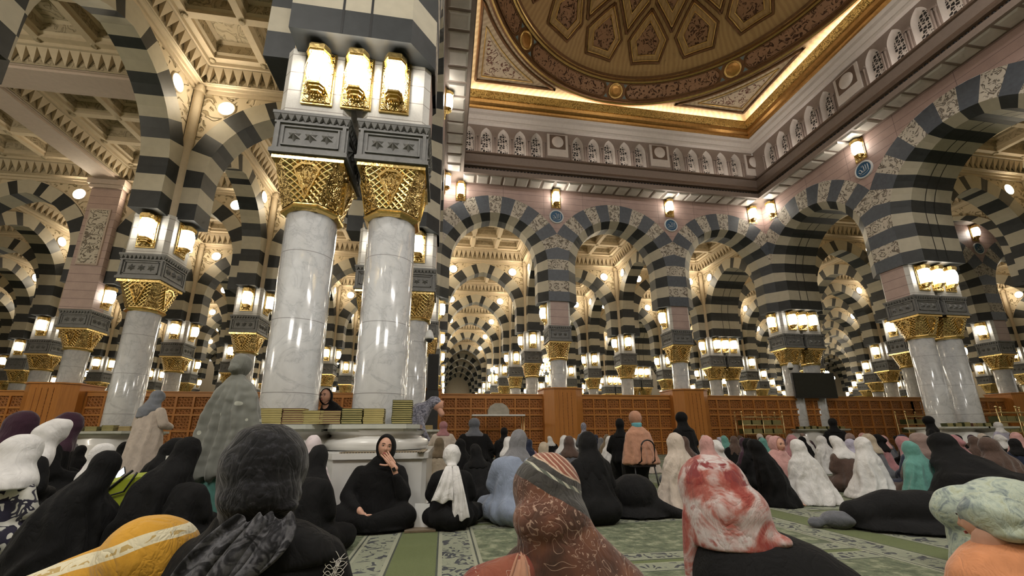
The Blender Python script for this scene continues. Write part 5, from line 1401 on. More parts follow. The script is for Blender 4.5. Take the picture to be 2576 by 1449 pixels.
# left side
t = wearer(-2.58, 4.12, R(-20), .95, 'person bending to the right in a white veil and black and white printed dress', (r1, 'blackwhite_print'), None, w=1.15)
b = MB(); ell(b, (.0, .09, .77), (.11, .13, .12)); loft(b, [(0,.08,.74,.115,.12),(0,.05,.67,.13,.13),(0,.03,.61,.19,.16),(0,.0,.55,.235,.19),(0,-.01,.49,.245,.20)]); robj('headscarf', fused(b, 'headscarf', CL['white'], .016, 3, wrinkle(.006, 5, 4, (.2, .5, 1), 34), floor=None), CL['white'], t)
wearer(-3.38, 5.05, R(-25), 1.13, 'person in a white veil behind the black and white printed dress', (r2, 'black'), (SF('sw', .05, .14, seed=8, long=.16, w=1.15), 'white'), w=1.1)
t = wearer(-2.15, 4.05, R(-58), .80, 'person in a black cloak at the left, white cap of a child behind its head', None, None, s=1.0)
def crouch(key, seed=1.0, head=.72, fwd=.20, wide=1.0, hx=0.0):
    b = MB(); ell(b, (hx, fwd, head), (.105, .13, .125)); loft(b, [(hx*.9,fwd*.95,head-.02,.10,.12),(hx*.7,fwd*.8,head-.09,.125,.145),(hx*.4,fwd*.5,head-.17,.19*wide,.18),(0,.03,head-.27,.235*wide,.21),(0,-.0,.34,.26*wide,.25),(0,-.0,.2,.30*wide,.30),(0,0,.06,.35*wide,.35),(0,0,0,.37*wide,.37)], 40)
    chain(b, [((0, .1, head-.30), .19), ((0, .30, .24), .16), ((0, .42, .12), .12)])
    PM[key] = fused(b, 'cloak', CL['black'], .018, 3, drape((hx*.6, fwd*.7, head-.05), .022, 8, seed)); return PM[key]
c1 = crouch('c1', 2.0, .70, .22, 1.05); c2 = crouch('c2', 5.0, .80, .20, 1.05); c3 = crouch('c3', 7.0, .62, .30, 1.2)
robj('cloak', c1, CL['black'], t)
t.location = (-1.90, 3.90, 0); t.scale = (.76, .78, 1)
wearer(-1.42, 4.1, R(-48), .93, 'person in a black cloak leaning right, in front of the lime bag', (c2, 'black'), None, s=1.0, w=1.0).scale = (.80, .85, 1)
wearer(-2.5, 4.95, R(-30), .87, 'child in a white cap behind the black cloak at the left', (r1, 'softblack'), (SF('cap', 0, .02, seed=3), 'white'), w=.75)
wearer(-2.35, 5.5, R(-40), .92, 'person in a wrinkled black headscarf behind the lime green bag', (r2, 'black'), (s2, 'black'), w=1.1)
wearer(-1.15, 4.0, R(-20), .62, 'person in black low beside the grey-green cloak', (r1, 'black'), None, w=.9, s=.9)
wearer(-4.75, 6.6, R(-60), 1.28, 'person in dark purple standing bent at the left edge', (K('kp', .8, .0, .06, seed=9), 'purple'), None, w=.75)
wearer(-4.2, 6.6, R(-60), 1.27, 'person in black and dark purple facing right before the left casing', (r1, 'black'), (s1, 'purple'), w=.68)
wearer(-2.55, 4.75, R(-80), .50, 'white bundle of a kneeling child beside the standing cream dress', (K('kw', .8, .0, .1, seed=12), 'white'), None, w=1.3)
t = thing('handbag', 'lime green bag with a black and silver strap', 'bag', (-2.02, 4.62, 0), R(-15)); t.scale = (1.25, 1.2, 1.35); b = MB(); b.prism([(-.22,0),(.24,0),(.20,.45),(-.08,.40)], -.06, .06, 'y'); o = b.build('pouch', simple('lime_leather', (.26,.31,.02), .35), t); o.modifiers.new('bev','BEVEL').width = .03
b = MB(); b.tube([(-.08,-.07,.40),(.0,-.075,.30),(.12,-.075,.33),(.19,-.07,.45)], .007, 6); b.tube([(-.10,-.06,.38),(-.14,-.065,.32),(-.02,-.068,.34),(.14,-.06,.46)], .009, 6); b.build('strap', M['chairblack'], t)
t = thing('mobile_phone', 'lit phone held up behind the black cloak at the left', 'phone', (-2.12, 4.75, .58), R(-60)); b = MB(); b.box(-.035,.035,-.004,.004,-.07,.07); b.build('case', M['chairblack'], t); b = MB(); b.face([(-.031,-.0045,-.064),(.031,-.0045,-.064),(.031,-.0045,.064),(-.031,-.0045,.064)]); b.build('screen', emit('phone_glow', (.7,.85,1), 1.6), t)
t.rotation_euler = (0, R(60), R(-30))

# right side
wearer(7.55, 5.0, R(-8), .91, 'person in a taupe headscarf and dark coat behind the teal cloak', (r2, 'brown'), (SF('s5', .03, .10, seed=5, w=1.15, long=.06), 'taupe'), w=1.3)
wearer(7.3, 4.35, R(-12), .86, 'broad person in black at the right, under the pale green headscarf', (c3, 'black'), None, s=1.22, w=1.15)
wearer(8.3, 4.7, R(-5), .84, 'person in dark brown at the right edge', (k3, 'brown'), None, w=1.2)
t = wearer(5.95, 5.9, R(0), .90, 'person in a pink headscarf turned to face us between the black and white cloaks', None, None, s=1.0)
b = MB(); head_mesh(b, (0, -.04, .735), 1.0, R(6), R(5), 0); b.build('body', FACE(SKINL), t)
b = MB(); n_ = 32; rows = []
for sc, yy in ((.95, -.05), (1.08, -.062), (1.22, -.03), (1.32, .02), (1.25, .08), (.9, .12), (.25, .14)):
    rows.append([(.070*sc*cos(2*PI*k/n_), -.035 + yy, .735 + .102*sc*sin(2*PI*k/n_)) for k in range(n_)])
b.grid(rows, 0, True, True, False, True); b.build('hood', CL['pink'], t)
b = MB(); ell(b, (0, -.01, .60), (.13, .12, .09)); loft(b, [(0,0,.64,.10,.10),(0,0,.56,.19,.13),(0,0,.45,.22,.16),(0,0,.2,.25,.2),(0,-.05,0,.33,.3)]); robj('robe', fused(b, 'robe', CL['pink'], .018, 3, drape((0,0,.66), .012, 8, 3)), CL['pink'], t)
wearer(4.85, 5.7, R(0), .83, 'small person in a white headscarf behind the tie-dyed scarf', (r1, 'cream'), (s4, 'white'), w=.9)
wearer(6.1, 6.6, R(10), .84, 'person in black with headscarf behind the pink headscarf', (r1, 'black'), (s1, 'black'))
t = thing('bag', 'blue plastic bag under the chair with the peach shawl', 'bag', (4.45, 6.2, 0)); b = MB(); ell(b, (0,0,.12), (.16,.12,.13)); t2 = robj('pouch', fused(b, 'pouch', simple('blue_plastic', (.02,.13,.55), .3), .015, 2, wrinkle(.01, 8)), bpy.data.materials['blue_plastic'], t)
# person lying under a black cloak
b = MB(); chain(b, [((-.62, 0, .13), .14), ((-.3, .02, .18), .19), ((.1, 0, .17), .19), ((.5, 0, .15), .17), ((.85, -.02, .10), .11)]); chain(b, [((.1, -.12, .10), .13), ((.6, -.14, .09), .11)]); loft(b, [(.1,-.02,.10,.78,.23),(.1,-.03,.02,.84,.29)])
t = thing('person', 'person lying on the carpet wrapped in a long black cloak', 'person', (5.55, 3.62, 0), R(-22))
robj('cloak', fused(b, 'cloak', CL['softblack'], .02, 4, wrinkle(.012, 3, 6, (1.0, .3, .5), 16)), CL['softblack'], t)
b = MB(); ell(b, (-.80, -.02, .08), (.16, .12, .085)); ell(b, (-1.0, -.03, .05), (.08, .07, .05)); robj('grey_pillow', fused(b, 'grey_pillow', CL['midgrey'], .014, 3, wrinkle(.006, 6)), CL['midgrey'], t)

# the distant crowd
PAL = [('black',9),('softblack',6),('white',5),('taupe',3),('dustypink',2),('pink',2),('cream',3),('navy',3),('purple',3),('olive',2),('teal',1),('midgrey',3),('brown',4),('lilac',1),('grey',2),('beige',2)]
BAG = [c for c, n_ in PAL for _ in range(n_)]; NAMES = {'softblack': 'faded black', 'dustypink': 'dusty pink', 'midgrey': 'dark grey'}
rg = random.Random(21); shapes = [(r1, s1), (r2, s2), (r3, s3), (r1, s4), (k1, None), (k4, None)]
nC = 0
def crowd(x, y, top=None, sc=None, rc=None):
    global nC
    if not seen(x, y, .8, 0, 0): return
    sh = rg.choice(shapes); sc = sc or rg.choice(BAG); rc = rc or (rg.choice(['black','black','softblack','navy','brown','midgrey','purple']) if rg.random() < .8 else rg.choice(BAG))
    top = top or rg.uniform(.78, .90); rz = R(rg.uniform(-35, 35)); nC += 1
    w_ = 'before the screen' if y > 9.5 else 'in the crowd'
    if sh[1]: 
        lab = 'distant seated person %s in a %s robe and %s headscarf' % (w_, NAMES.get(rc, rc), NAMES.get(sc, sc)); wearer(x, y, rz, top, lab, (sh[0], rc), (sh[1], sc), lab)
    else:
        lab = 'distant seated person %s in a long %s cloak' % (w_, NAMES.get(sc, sc)); wearer(x, y, rz, top, lab, (sh[0], sc), None, lab)
placed = [(o.location.x, o.location.y) for o in bpy.data.objects if o.get('category') == 'person']
def free(x, y, d=.62):
    if any((x-a)**2 + (y-c)**2 < d*d for a, c in placed): return False
    if math.hypot(x+.6, y-6.3) < 2.2 or math.hypot(x+.6, y-12.3) < 1.9 or math.hypot(x-18.6, y-12.3) < 2.0 or math.hypot(x-18.6, y-YB) < 2.0 or math.hypot(x+7.2, y-12.3) < 1.4: return False
    for a in (6, 12, 0, -13.2): 
        if abs(x-a) < 1.3 and y > YB - 1.6: return False
    return True
for yy, step, x0, x1 in ((6.9,.95,1.5,13), (7.7,1.0,1.2,15), (8.6,1.0,2.6,17), (9.6,1.1,1.6,17), (10.8,1.2,1.4,17), (12.2,1.25,2,15.5), (13.6,1.4,2,16), (15.0,1.5,2,17), (5.9,.9,7.4,9.5)):
    x = x0
    while x < x1:
        px = x + rg.uniform(-.25,.25); py = yy + rg.uniform(-.3,.3)
        if free(px, py): placed.append((px, py)); crowd(px, py)
        x += step
for yy, x0, x1 in ((6.3,-6.2,-3.6), (7.4,-6.5,-2.4), (8.6,-7.5,-3), (10.2,-9,-3), (12,-10,-4)):
    x = x0
    while x < x1:
        px = x + rg.uniform(-.2,.2); py = yy + rg.uniform(-.3,.3)
        if free(px, py, .7): placed.append((px, py)); crowd(px, py)
        x += 1.1
# ---------------------------------------------------------------- the near figures
def near_mat(name, fn, rough=.85, sheen=.2, bump=None):
    m = N(name); v = m.coord(); sep = m.n('ShaderNodeSeparateXYZ'); m.l(v, sep.inputs[0]); m.base(fn(m, v, sep)); m.set(rough, 0, 0, .25, sheen)
    crease(m, v, m.noise(v, bump or 260, 3).outputs['Fac'], 1.3); return m.mat
def f_charcoal(m, v, sep):
    w = m.n('ShaderNodeTexWave', wave_type='BANDS', bands_direction='Z'); w.inputs['Scale'].default_value = 9; w.inputs['Distortion'].default_value = 9; w.inputs['Detail'].default_value = 4; w.inputs['Detail Scale'].default_value = 2.5; m.l(v, w.inputs['Vector'])
    n = m.noise(v, 60, 4, .7).outputs['Fac']; f = m.math('MULTIPLY', w.outputs['Fac'], n)
    return m.ramp(f, [(.22, (.005,.005,.006)), (.5, (.015,.015,.018)), (.72, (.055,.055,.066))])
CH = near_mat('crinkled_charcoal', f_charcoal)
CHL = near_mat('charcoal_floral_lace', lambda m, v, sep: m.ramp(m.math('MULTIPLY', m.scroll(v, 16, 8, 2.0), m.noise(v, 40, 4, .7).outputs['Fac']), [(.12, (.010,.010,.012)), (.3, (.030,.030,.035)), (.5, (.095,.095,.105))]))
def basis(o): return Matrix.Translation(o)
# 1 charcoal headscarf, black abaya with white embroidery
t = thing('person', 'person nearest on the left in a charcoal headscarf and black embroidered coat', 'person', (.36, 1.50, 0), 0)
b = MB(); ell(b, (0, .02, .82), (.127, .145, .148)); ell(b, (.01, -.01, .745), (.118, .125, .085)); loft(b, [(0,0,.76,.11,.11),(0,0,.69,.10,.10),(0,0,.64,.12,.10)]); ell(b, (.105, -.05, .715), (.035, .04, .026))
fc = wrinkle(.0045, 9, 3, (.45, .2, 1.0), 50)
link('headscarf', fused(b, 'headscarf', CH, .009, 3, fc, floor=None), t)
b = MB(); loft(b, [(0,0,.70,.10,.085),(0,0,.655,.115,.09),(.0,.0,.60,.19,.11),(0,.0,.54,.235,.13),(0,.02,.42,.235,.15),(0,.03,.2,.26,.2),(0,.05,0,.34,.3)], 44, 2.3); 
for s in (-1, 1): chain(b, [((s*.20, .02, .545), .078), ((s*.262, .07, .33), .072), ((s*.16, .26, .22), .055)])
COAT = fused(b, 'coat', CL['softblack'], .013, 4, wrinkle(.005, 4, 7, (.2, .2, 1), 18)); link('coat', COAT, t)
def drop(path, w, thick=.008, mat=None, name='scarf_end', wav=.006, seed=0.0, par=None):
    """hanging strip of cloth along a path, w = widths"""
    b = MB(); rows = []; n_ = 16; m_ = len(path)
    for j, (p, ww) in enumerate(zip(path, w)):
        rows.append([(p[0] + ww*(u/n_*2 - 1), p[1] - wav*2*sin(u*1.1 + seed + j*.4) - .03*(1-(2*u/n_-1)**2)*.5, p[2] + .012*sin(u*.7+seed)) for u in range(n_+1)])
    b.grid(rows, 0); o = b.build(name, mat, par, recalc=False); md = o.modifiers.new('s', 'SOLIDIFY'); md.thickness = thick; md = o.modifiers.new('u', 'SUBSURF'); md.levels = md.render_levels = 2; return o
drop([(.05,-.115,.70),(.02,-.135,.655),(-.02,-.150,.60),(-.05,-.160,.54),(-.075,-.165,.46),(-.09,-.165,.36),(-.10,-.16,.28)], [.05,.075,.085,.085,.08,.075,.07], .007, CHL, 'scarf_end', .006, 1, t)
drop([(.09,-.10,.70),(.10,-.125,.655),(.085,-.145,.61),(.06,-.15,.57),(.03,-.155,.54)], [.05,.07,.07,.055,.04], .007, CHL, 'scarf_fold', .005, 3, t)
b = MB(); loft(b, [(.06,.0,.66,.09,.08),(.08,.0,.615,.15,.105),(.10,0,.57,.16,.12),(.10,0,.545,.15,.115)]); link('collar', fused(b, 'collar', CL['softblack'], .01, 3, wrinkle(.003, 5), floor=None), t)
EMB = simple('white_embroidery', (.62,.60,.55), .6)
b = MB()
from mathutils.bvhtree import BVHTree
BV = BVHTree.FromPolygons([v.co for v in COAT.vertices], [tuple(p.vertices) for p in COAT.polygons])
def on_coat(x, z):
    h = BV.ray_cast(Vector((x, -1.5, z)), Vector((0, 1, 0))); 
    return tuple(h[0] + h[1] * .002) if h[0] else None
def trail(pts, r):
    q = [on_coat(*p) for p in pts]; q = [p for p in q if p]
    if len(q) > 2: b.tube(q, r, 5)
def spiral(cx, cz, r, turns, sg=1, a0=0.0): trail([(cx + sg*r*(1-k/30*.85)*cos(a0+2*PI*turns*k/30), cz + r*(1-k/30*.85)*sin(a0+2*PI*turns*k/30)) for k in range(31)], .0014)
ax_ = .262
for off in (-.004, 0, .004): trail([(ax_ + off - .012*sin(k*.25), .55 - k*.011) for k in range(26)], .0012)
for k in range(8):
    z = .555 - k*.016; L_ = .030 - .0015*k
    for sg in (-1, 1):
        for q in (0, 1): trail([(ax_ - .012*sin(k*.4) + sg*L_*t_, z + .018*sin(PI*t_)*(1-q) - .010*q*sin(PI*t_) + .008*t_) for t_ in [i/8 for i in range(9)]], .0011)
spiral(ax_-.022, .30, .026, 1.4); spiral(ax_+.002, .35, .016, 1.3, -1); spiral(ax_-.018, .43, .012, 1.2); spiral(ax_+.006, .47, .010, 1.2, -1)
for k in range(6): trail([(ax_ + .002 + .022*t_*cos(k*.5), .27 - .05*k*.4 - .02*t_*sin(k)) for t_ in [i/6 for i in range(7)]], .0011)
b.build('white_embroidery', EMB, t)

# 2 striped and brown paisley scarf, rust shawl
def f_paisley(m, v, sep):
    Z = m.math('ADD', sep.outputs['Z'], m.math('MULTIPLY', sep.outputs['X'], .62)); n = m.noise(v, 6, 3).outputs['Fac']; Z = m.math('ADD', Z, m.math('MULTIPLY', m.math('SUBTRACT', n, .5), .05))
    s = m.scroll(v, 12, 14, 2.2); thin = m.math('LESS_THAN', s, .16)
    brown = m.mix(thin, m.ramp(m.noise(v, 9, 3).outputs['Fac'], [(.35, (.060,.032,.022)), (.55, (.13,.055,.035)), (.7, (.20,.085,.045))]), (.36,.24,.18))
    dark = m.ramp(m.noise(v, 30, 4).outputs['Fac'], [(.3, (.030,.028,.026)), (.7, (.060,.056,.050))])
    st = m.math('SINE', m.math('MULTIPLY', m.math('ADD', Z, m.math('MULTIPLY', sep.outputs['X'], .5)), 300)); stripes = m.mix(m.math('GREATER_THAN', st, .55), (.24,.085,.055), (.52,.38,.28))
    zig = m.mix(m.math('GREATER_THAN', m.math('SINE', m.math('MULTIPLY', m.math('ADD', sep.outputs['X'], m.math('MULTIPLY', sep.outputs['Z'], .8)), 260)), .3), (.10,.11,.09), (.44,.43,.34))
    c = m.mix(m.math('GREATER_THAN', Z, .715), brown, dark); c = m.mix(m.math('MULTIPLY', m.math('GREATER_THAN', Z, .772), m.math('LESS_THAN', Z, .785)), c, zig); c = m.mix(m.math('GREATER_THAN', Z, .808), c, (.48,.36,.26)); return m.mix(m.math('GREATER_THAN', Z, .814), c, stripes)
PAI = near_mat('striped_paisley_scarf', f_paisley)
t = thing('person', 'person nearest in the middle in a striped and brown paisley headscarf', 'person', (1.30, 1.48, 0), 0)
b = MB(); ell(b, (-.01, .04, .725), (.12, .14, .135)); ell(b, (-.01, -.02, .65), (.13, .13, .10)); loft(b, [(0,.0,.70,.11,.11),(.01,-.01,.62,.125,.125),(.04,-.01,.55,.165,.135),(.07,0,.48,.215,.15),(.09,0,.40,.26,.16),(.10,0,.34,.28,.17)], 40)
ell(b, (.09, -.05, .60), (.05, .06, .03))
link('headscarf', fused(b, 'headscarf', PAI, .009, 3, wrinkle(.005, 4, 5, (.7, .2, 1), 30), floor=None), t)
b = MB(); loft(b, [(0,.02,.56,.12,.1),(0,.02,.50,.20,.13),(0,.02,.3,.24,.17),(0,.05,0,.34,.3)]); link('robe', fused(b, 'robe', CL['brown'], .02, 3, wrinkle(.005, 4)), t)
RUST = near_mat('rust_paisley_shawl', lambda m, v, sep: m.mix(m.math('LESS_THAN', m.scroll(v, 10, 9, 2.2), .10), m.ramp(m.noise(v, 5, 2).outputs['Fac'], [(.4, (.20,.045,.03)), (.6, (.26,.085,.05))]), (.45,.33,.26)))
b = MB(); chain(b, [((-.12, -.05, .50), .065), ((-.24, -.04, .44), .085), ((-.30, .0, .30), .10)]); link('shawl', fused(b, 'shawl', RUST, .012, 3, wrinkle(.005, 4, 2, (1, .3, .6), 30), floor=None), t)
drop([(-.135,-.13,.575),(-.14,-.15,.53),(-.15,-.165,.47),(-.16,-.17,.38)], [.012,.03,.045,.05], .008, CL['peach'], 'tan_scarf_end', .004, 2, t)

# 3 tie-dyed scarf and a broad black back
def f_tie(m, v, sep):
    a = m.noise(v, 5.5, 6, .6, 1.2).outputs['Fac']; c = m.ramp(a, [(.40, (.26,.045,.035)), (.47, (.36,.12,.095)), (.53, (.46,.33,.31)), (.60, (.54,.49,.48)), (.68, (.33,.09,.07))])
    q = m.noise(v, 16, 4, .6, 1).outputs['Fac']; top = m.math('GREATER_THAN', sep.outputs['Z'], .72); f = m.math('MULTIPLY', top, m.ramp(q, [(.40, (1,1,1)), (.50, (0,0,0))])); return m.mix(f, c, (.20,.035,.035))
TIE = near_mat('tie_dyed_red_white', f_tie)
t = thing('person', 'person nearest on the right in a red and white tie-dyed headscarf and black robe', 'person', (2.10, 1.60, 0), R(-6))
b = MB(); ell(b, (-.075, .08, .70), (.135, .155, .135)); ell(b, (-.055, .02, .62), (.148, .15, .12)); loft(b, [(-.07,.06,.70,.135,.145),(-.055,.04,.62,.155,.155),(-.05,.02,.55,.158,.15),(-.05,.0,.50,.155,.14)], 40); ell(b, (.07, -.07, .53), (.05, .06, .022)); chain(b, [((-.17,.06,.6), .05), ((-.20,.06,.45), .03), ((-.215, .06, .34), .02)])
link('headscarf', fused(b, 'headscarf', TIE, .009, 3, wrinkle(.005, 3, 9, (1.0, .3, .5), 26), floor=None), t)
b = MB(); loft(b, [(0,.04,.545,.13,.11),(.03,.0,.50,.22,.16),(.07,-.02,.42,.29,.20),(.11,-.03,.3,.34,.24),(.12,0,.1,.38,.30),(.12,0,0,.40,.34)], 44, 2.3); link('robe', fused(b, 'robe', CL['softblack'], .014, 4, wrinkle(.004, 3, 4, (.5, .2, 1), 14)), t)

# 4 mustard scarf, bowed, lower left
def f_must(m, v, sep):
    q = m.math('ADD', sep.outputs['Z'], m.math('MULTIPLY', sep.outputs['X'], -.30)); n = m.noise(v, 5, 2).outputs['Fac']; q = m.math('ADD', q, m.math('MULTIPLY', m.math('SUBTRACT', n, .5), .03))
    band = m.math('MULTIPLY', m.math('GREATER_THAN', q, .585), m.math('LESS_THAN', q, .618)); pr = m.math('MULTIPLY', m.math('LESS_THAN', m.scroll(v, 18, 6, 1), .22), m.math('LESS_THAN', m.math('ABSOLUTE', m.math('SUBTRACT', q, .601)), .007))
    c = m.mix(band, (.56,.29,.03), (.66,.60,.42)); return m.mix(m.math('MULTIPLY', band, pr), c, (.45,.32,.12))
MUS = near_mat('mustard_scarf', f_must)
t = thing('person', 'person bent over at the bottom left in a mustard scarf with a cream band', 'person', (0, 0, 0), 0)
b = MB(); chain(b, [((.05, 1.52, .55), .10), ((-.08, 1.50, .52), .085), ((-.26, 1.46, .44), .085), ((-.42, 1.42, .33), .09)]); ell(b, (.07, 1.52, .585), (.12, .13, .115)); ell(b, (.13, 1.5, .55), (.06, .08, .075))
link('headscarf', fused(b, 'headscarf', MUS, .009, 3, wrinkle(.011, 3, 5, (.45, .2, -1.0), 24), floor=None), t)
b = MB(); chain(b, [((.06, 1.58, .44), .12), ((-.18, 1.54, .38), .15), ((-.4, 1.5, .2), .16)]); loft(b, [(-.1,1.56,.3,.3,.2),(-.1,1.58,.0,.4,.3)]); link('robe', fused(b, 'robe', CL['softblack'], .016, 3, None), t)
# 5 pale green printed scarf and orange dress, lower right
PG = near_mat('pale_green_print', lambda m, v, sep: m.ramp(m.noise(v, 9, 5, .6, 1.8).outputs['Fac'], [(.36, (.17,.21,.22)), (.46, (.33,.39,.34)), (.56, (.46,.52,.43)), (.68, (.36,.39,.27))]))
t = thing('person', 'person at the bottom right edge in a pale green headscarf and orange dress', 'person', (3.58, 1.78, 0), R(-10))
b = MB(); head_mesh(b, (-.02, .05, .49), .95, R(200), R(10), 0); cap(b, (-.03, .03, .43), (-.02, .06, .33), .062, .075); b.build('body', FACE(SKIN), t)
b = MB(); ell(b, (0, .02, .525), (.115, .13, .105)); ell(b, (.05, .0, .50), (.12, .12, .085)); ell(b, (.02, -.02, .46), (.10, .10, .05)); link('headscarf', fused(b, 'headscarf', PG, .009, 3, wrinkle(.006, 5, 2, (.5, .2, 1.1), 50), floor=None), t)
b = MB(); loft(b, [(.04,.04,.41,.10,.09),(.05,.03,.36,.22,.14),(.05,.03,.28,.28,.18),(.05,.05,0,.36,.3)]); link('dress', fused(b, 'dress', CL['orange'], .014, 3, wrinkle(.006, 4, 1, (.4, .2, 1), 30)), t)
t = thing('person', 'person in a pale green and blue printed cloak bowed behind the pale green headscarf', 'person', (4.62, 2.5, 0), R(-15))
b = MB(); chain(b, [((-.2, 0, .40), .15), ((.1, .0, .42), .2), ((.5, -.05, .3), .2)]); loft(b, [(.15,0,.3,.42,.25),(.2,0,0,.5,.33)]); link('cloak', fused(b, 'cloak', PG, .014, 3, wrinkle(.008, 3, 3, (.6, .3, 1), 22)), t)
for o in list(bpy.data.objects):
    if o.parent and o.parent.get('category') == 'person': pass
# a stockinged foot of the woman in black beside the charcoal headscarf
b = MB(); chain(b, [((.36,-.62,.05),.045),((.38,-.75,.045),.045),((.40,-.83,.035),.035)]); link('left_foot', fused(b, 'foot', CL['white'], .008, 3, None), BLK2)
b = MB(); chain(b, [((.30,-1.05,.05),.045),((.30,-1.15,.045),.045),((.31,-1.22,.035),.035)]); link('right_foot', fused(b, 'foot', CL['pink'], .008, 3, None), BLK2)
# ---------------------------------------------------------------- which one is which
def side(x): return 'left' if x < -1.5 else ('middle' if x < 18.5 else 'right')
def part_of(x): return {'left': 'in the left part of the hall', 'middle': 'straight behind the domed hall', 'right': 'in the right part of the hall'}[side(x)]
ROWN = {3: 'in the first row beyond the wooden screen', 4: 'in the second row beyond the screen', 5: 'in the third row beyond the screen', 6: 'in the fourth row beyond the screen', 7: 'in the fifth row beyond the screen', 8: 'in the sixth row beyond the screen', 9: 'in the seventh row beyond the screen', 10: 'in the eighth row beyond the screen', 11: 'in the last row that can be seen'}
CL_COL = {(-1.2,0): 'left of the two big near marble columns, books on its ledge', (0,0): 'right of the two big near marble columns, books on its ledge', (-1.2,1): 'marble column right behind the near left one', (0,1): 'marble column partly hidden behind the near right column',
  (-7.2,1): 'leaning-looking single marble column at the left, behind the woman in cream', (-1.2,2): 'marble column at the screen behind the near left column', (0,2): 'marble column at the end of the screen behind the near right column', (6,2): 'marble column rising from the casing below the left blue medallion', (12,2): 'marble column rising from the casing below the right blue medallion',
  (18,2): 'left marble column of the pair that carries the television', (19.2,2): 'right marble column of the pair that carries the television', (18,1): 'left shaft of the big marble pair at the right', (19.2,1): 'right shaft of the big marble pair at the right', (-13.2,2): 'marble column in the casing under the carved granite pilaster', (-7.2,2): 'marble column behind the standing grey-green cloak', (25.2,2): 'marble column just left behind the big right pair', (31.2,2): 'marble column below the distant pink wall at the right', (-19.2,2): 'marble column cut by the left edge of the picture', (25.2,1): 'marble column cut by the right edge of the picture'}
def fmt(o, what):
    k, x, r = o['label'].split('|')[:3]; return k, float(x), int(r)
for o in list(bpy.data.objects):
    lb = o.get('label', '')
    if not lb or '|' not in lb: continue
    f = lb.split('|'); x, r = float(f[1]), int(f[2]); key = (round(x, 1) if abs(x - round(x)) > .01 else int(round(x)), r)
    if f[0] == 'COL':
        if key in CL_COL: o['label'] = CL_COL[key]
        elif r <= 2: o['label'] = 'marble column at the %s edge of the view, row %s from us' % (side(x), ['one','two','three','four'][r+1]); o['group'] = 'columns at the picture edge'
        else: o['label'] = 'white marble column %s, %s' % (ROWN[r], part_of(x)); o['group'] = o['label'].replace('column', 'columns', 1)
    elif f[0] == 'LAN':
        nm = f[3]; face = {'front': 'facing us', 'left': 'facing left', 'right': 'facing right'}[nm]
        pos = CL_COL.get(key) or CL_COL.get((18 if x == 19.21 else key[0], r))
        if x in PAIRS and nm == 'front' and r <= 2:
            n_ = USEDP.setdefault('n%s%d' % (x, r), []); n_.append(1); w_ = ['left', 'middle', 'right'][min(2, len(n_) - 1)]
            who = {(0, 0): 'above the near column pair', (18 + PW, 2): 'above the television columns', (18 + PW, 1): 'above the big right column pair', (0, 1): 'above the pair behind the near columns', (0, 2): 'above the columns at the end of the screen'}.get((x, r), 'above a column pair, row %d' % r)
            o['label'] = '%s one of three glowing gold lanterns %s' % (w_, who); o['group'] = 'gold lanterns ' + who
        elif r <= 2 and key in CL_COL:
            short = {(-7.2,1): 'the single left column', (-1.2,1): 'the column behind the near left one', (6,2): 'the column below the left medallion', (12,2): 'the column below the right medallion', (0,0): 'the near column pair', (-13.2,2): 'the carved granite pilaster', (-7.2,2): 'the column behind the grey-green cloak', (25.2,2): 'the column left behind the big right pair', (31.2,2): 'the column below the distant pink wall', (-19.2,2): 'the column at the left edge'}.get(key, 'a column ' + part_of(x))
            o['label'] = 'gold wall lantern %s on the pier above %s' % (face, short)
            if x in PAIRS: o['label'] = 'gold wall lantern %s on the side of the column pair, %s, %s' % (face, ['near us', 'second row', 'at the screen'][max(0, r)], side(x))
        elif r <= 2: o['label'] = 'gold wall lantern %s on the side pier %s, %s' % (face, part_of(x), ['nearest row', 'second row', 'third row'][max(0, r)])
        else: o['label'] = 'gold wall lantern %s %s, %s' % (face, ROWN[r].replace('in the', 'in the', 1), side(x))
        if not o.get('group'): o['group'] = 'gold wall lanterns ' + (ROWN.get(r) or 'of the nearer rows') + ', ' + side(x)
    elif f[0] == 'RND':
        sd = f[3]; base_ = ('glowing round light in a floral spandrel, %s' if sd[0] == 'x' else 'glowing round light on a side spandrel, %s')
        if r <= 2:
            o['label'] = base_ % ('%s of its arch, %s' % ('right' if sd[1:] == '1' else 'left', {0: 'nearest bays', 1: 'second bays', 2: 'bays at the screen'}[r])) + ', ' + side(x); o['group'] = 'round lights of the nearer bays, ' + side(x)
        else: o['label'] = base_ % ROWN[r] + ', ' + side(x); o['group'] = 'round lights ' + ROWN[r] + ', ' + side(x)
    elif f[0] in ('ARX', 'ARY', 'ARD', 'ARP'):
        st = {'ARX': 'striped black and cream arch across the view', 'ARY': 'striped black and cream arch running away from us', 'ARD': 'tall striped arch with carved stones in the pink wall', 'ARP': 'deep striped arch with two dark joints over a column pair'}[f[0]]
        if r <= 2:
            if f[0] == 'ARD' and x < 18: o['label'] = 'tall striped arch in the pink back wall, %s of three' % {3: 'left', 9: 'middle', 15: 'right'}[int(x)]
            elif f[0] == 'ARP': o['label'] = 'deep striped arch on the %s side of the domed hall, %s' % ('left' if x < 1 else 'right', {-1: 'over our heads', 0: 'nearest bay', 1: 'next to the back corner', 2: 'just beyond the back wall'}[r])
            else: o['label'] = st + ', ' + {-1: 'over our heads', 0: 'nearest row', 1: 'second row', 2: 'row of the wooden screen'}[r] + ', ' + ('%s, bay %s' % (side(x), 'of the single left column' if -8 < x < -1 else ('at the far left' if x < -8 else ('above the lattice' if x < 20 else 'beyond the big right pair'))))
            o['group'] = 'striped arches of the nearer rows, ' + side(x)
        else: o['label'] = st + ', ' + ROWN[r].replace('in the ', '') + ', ' + side(x); o['group'] = o['label'].replace('arch', 'arches', 1)
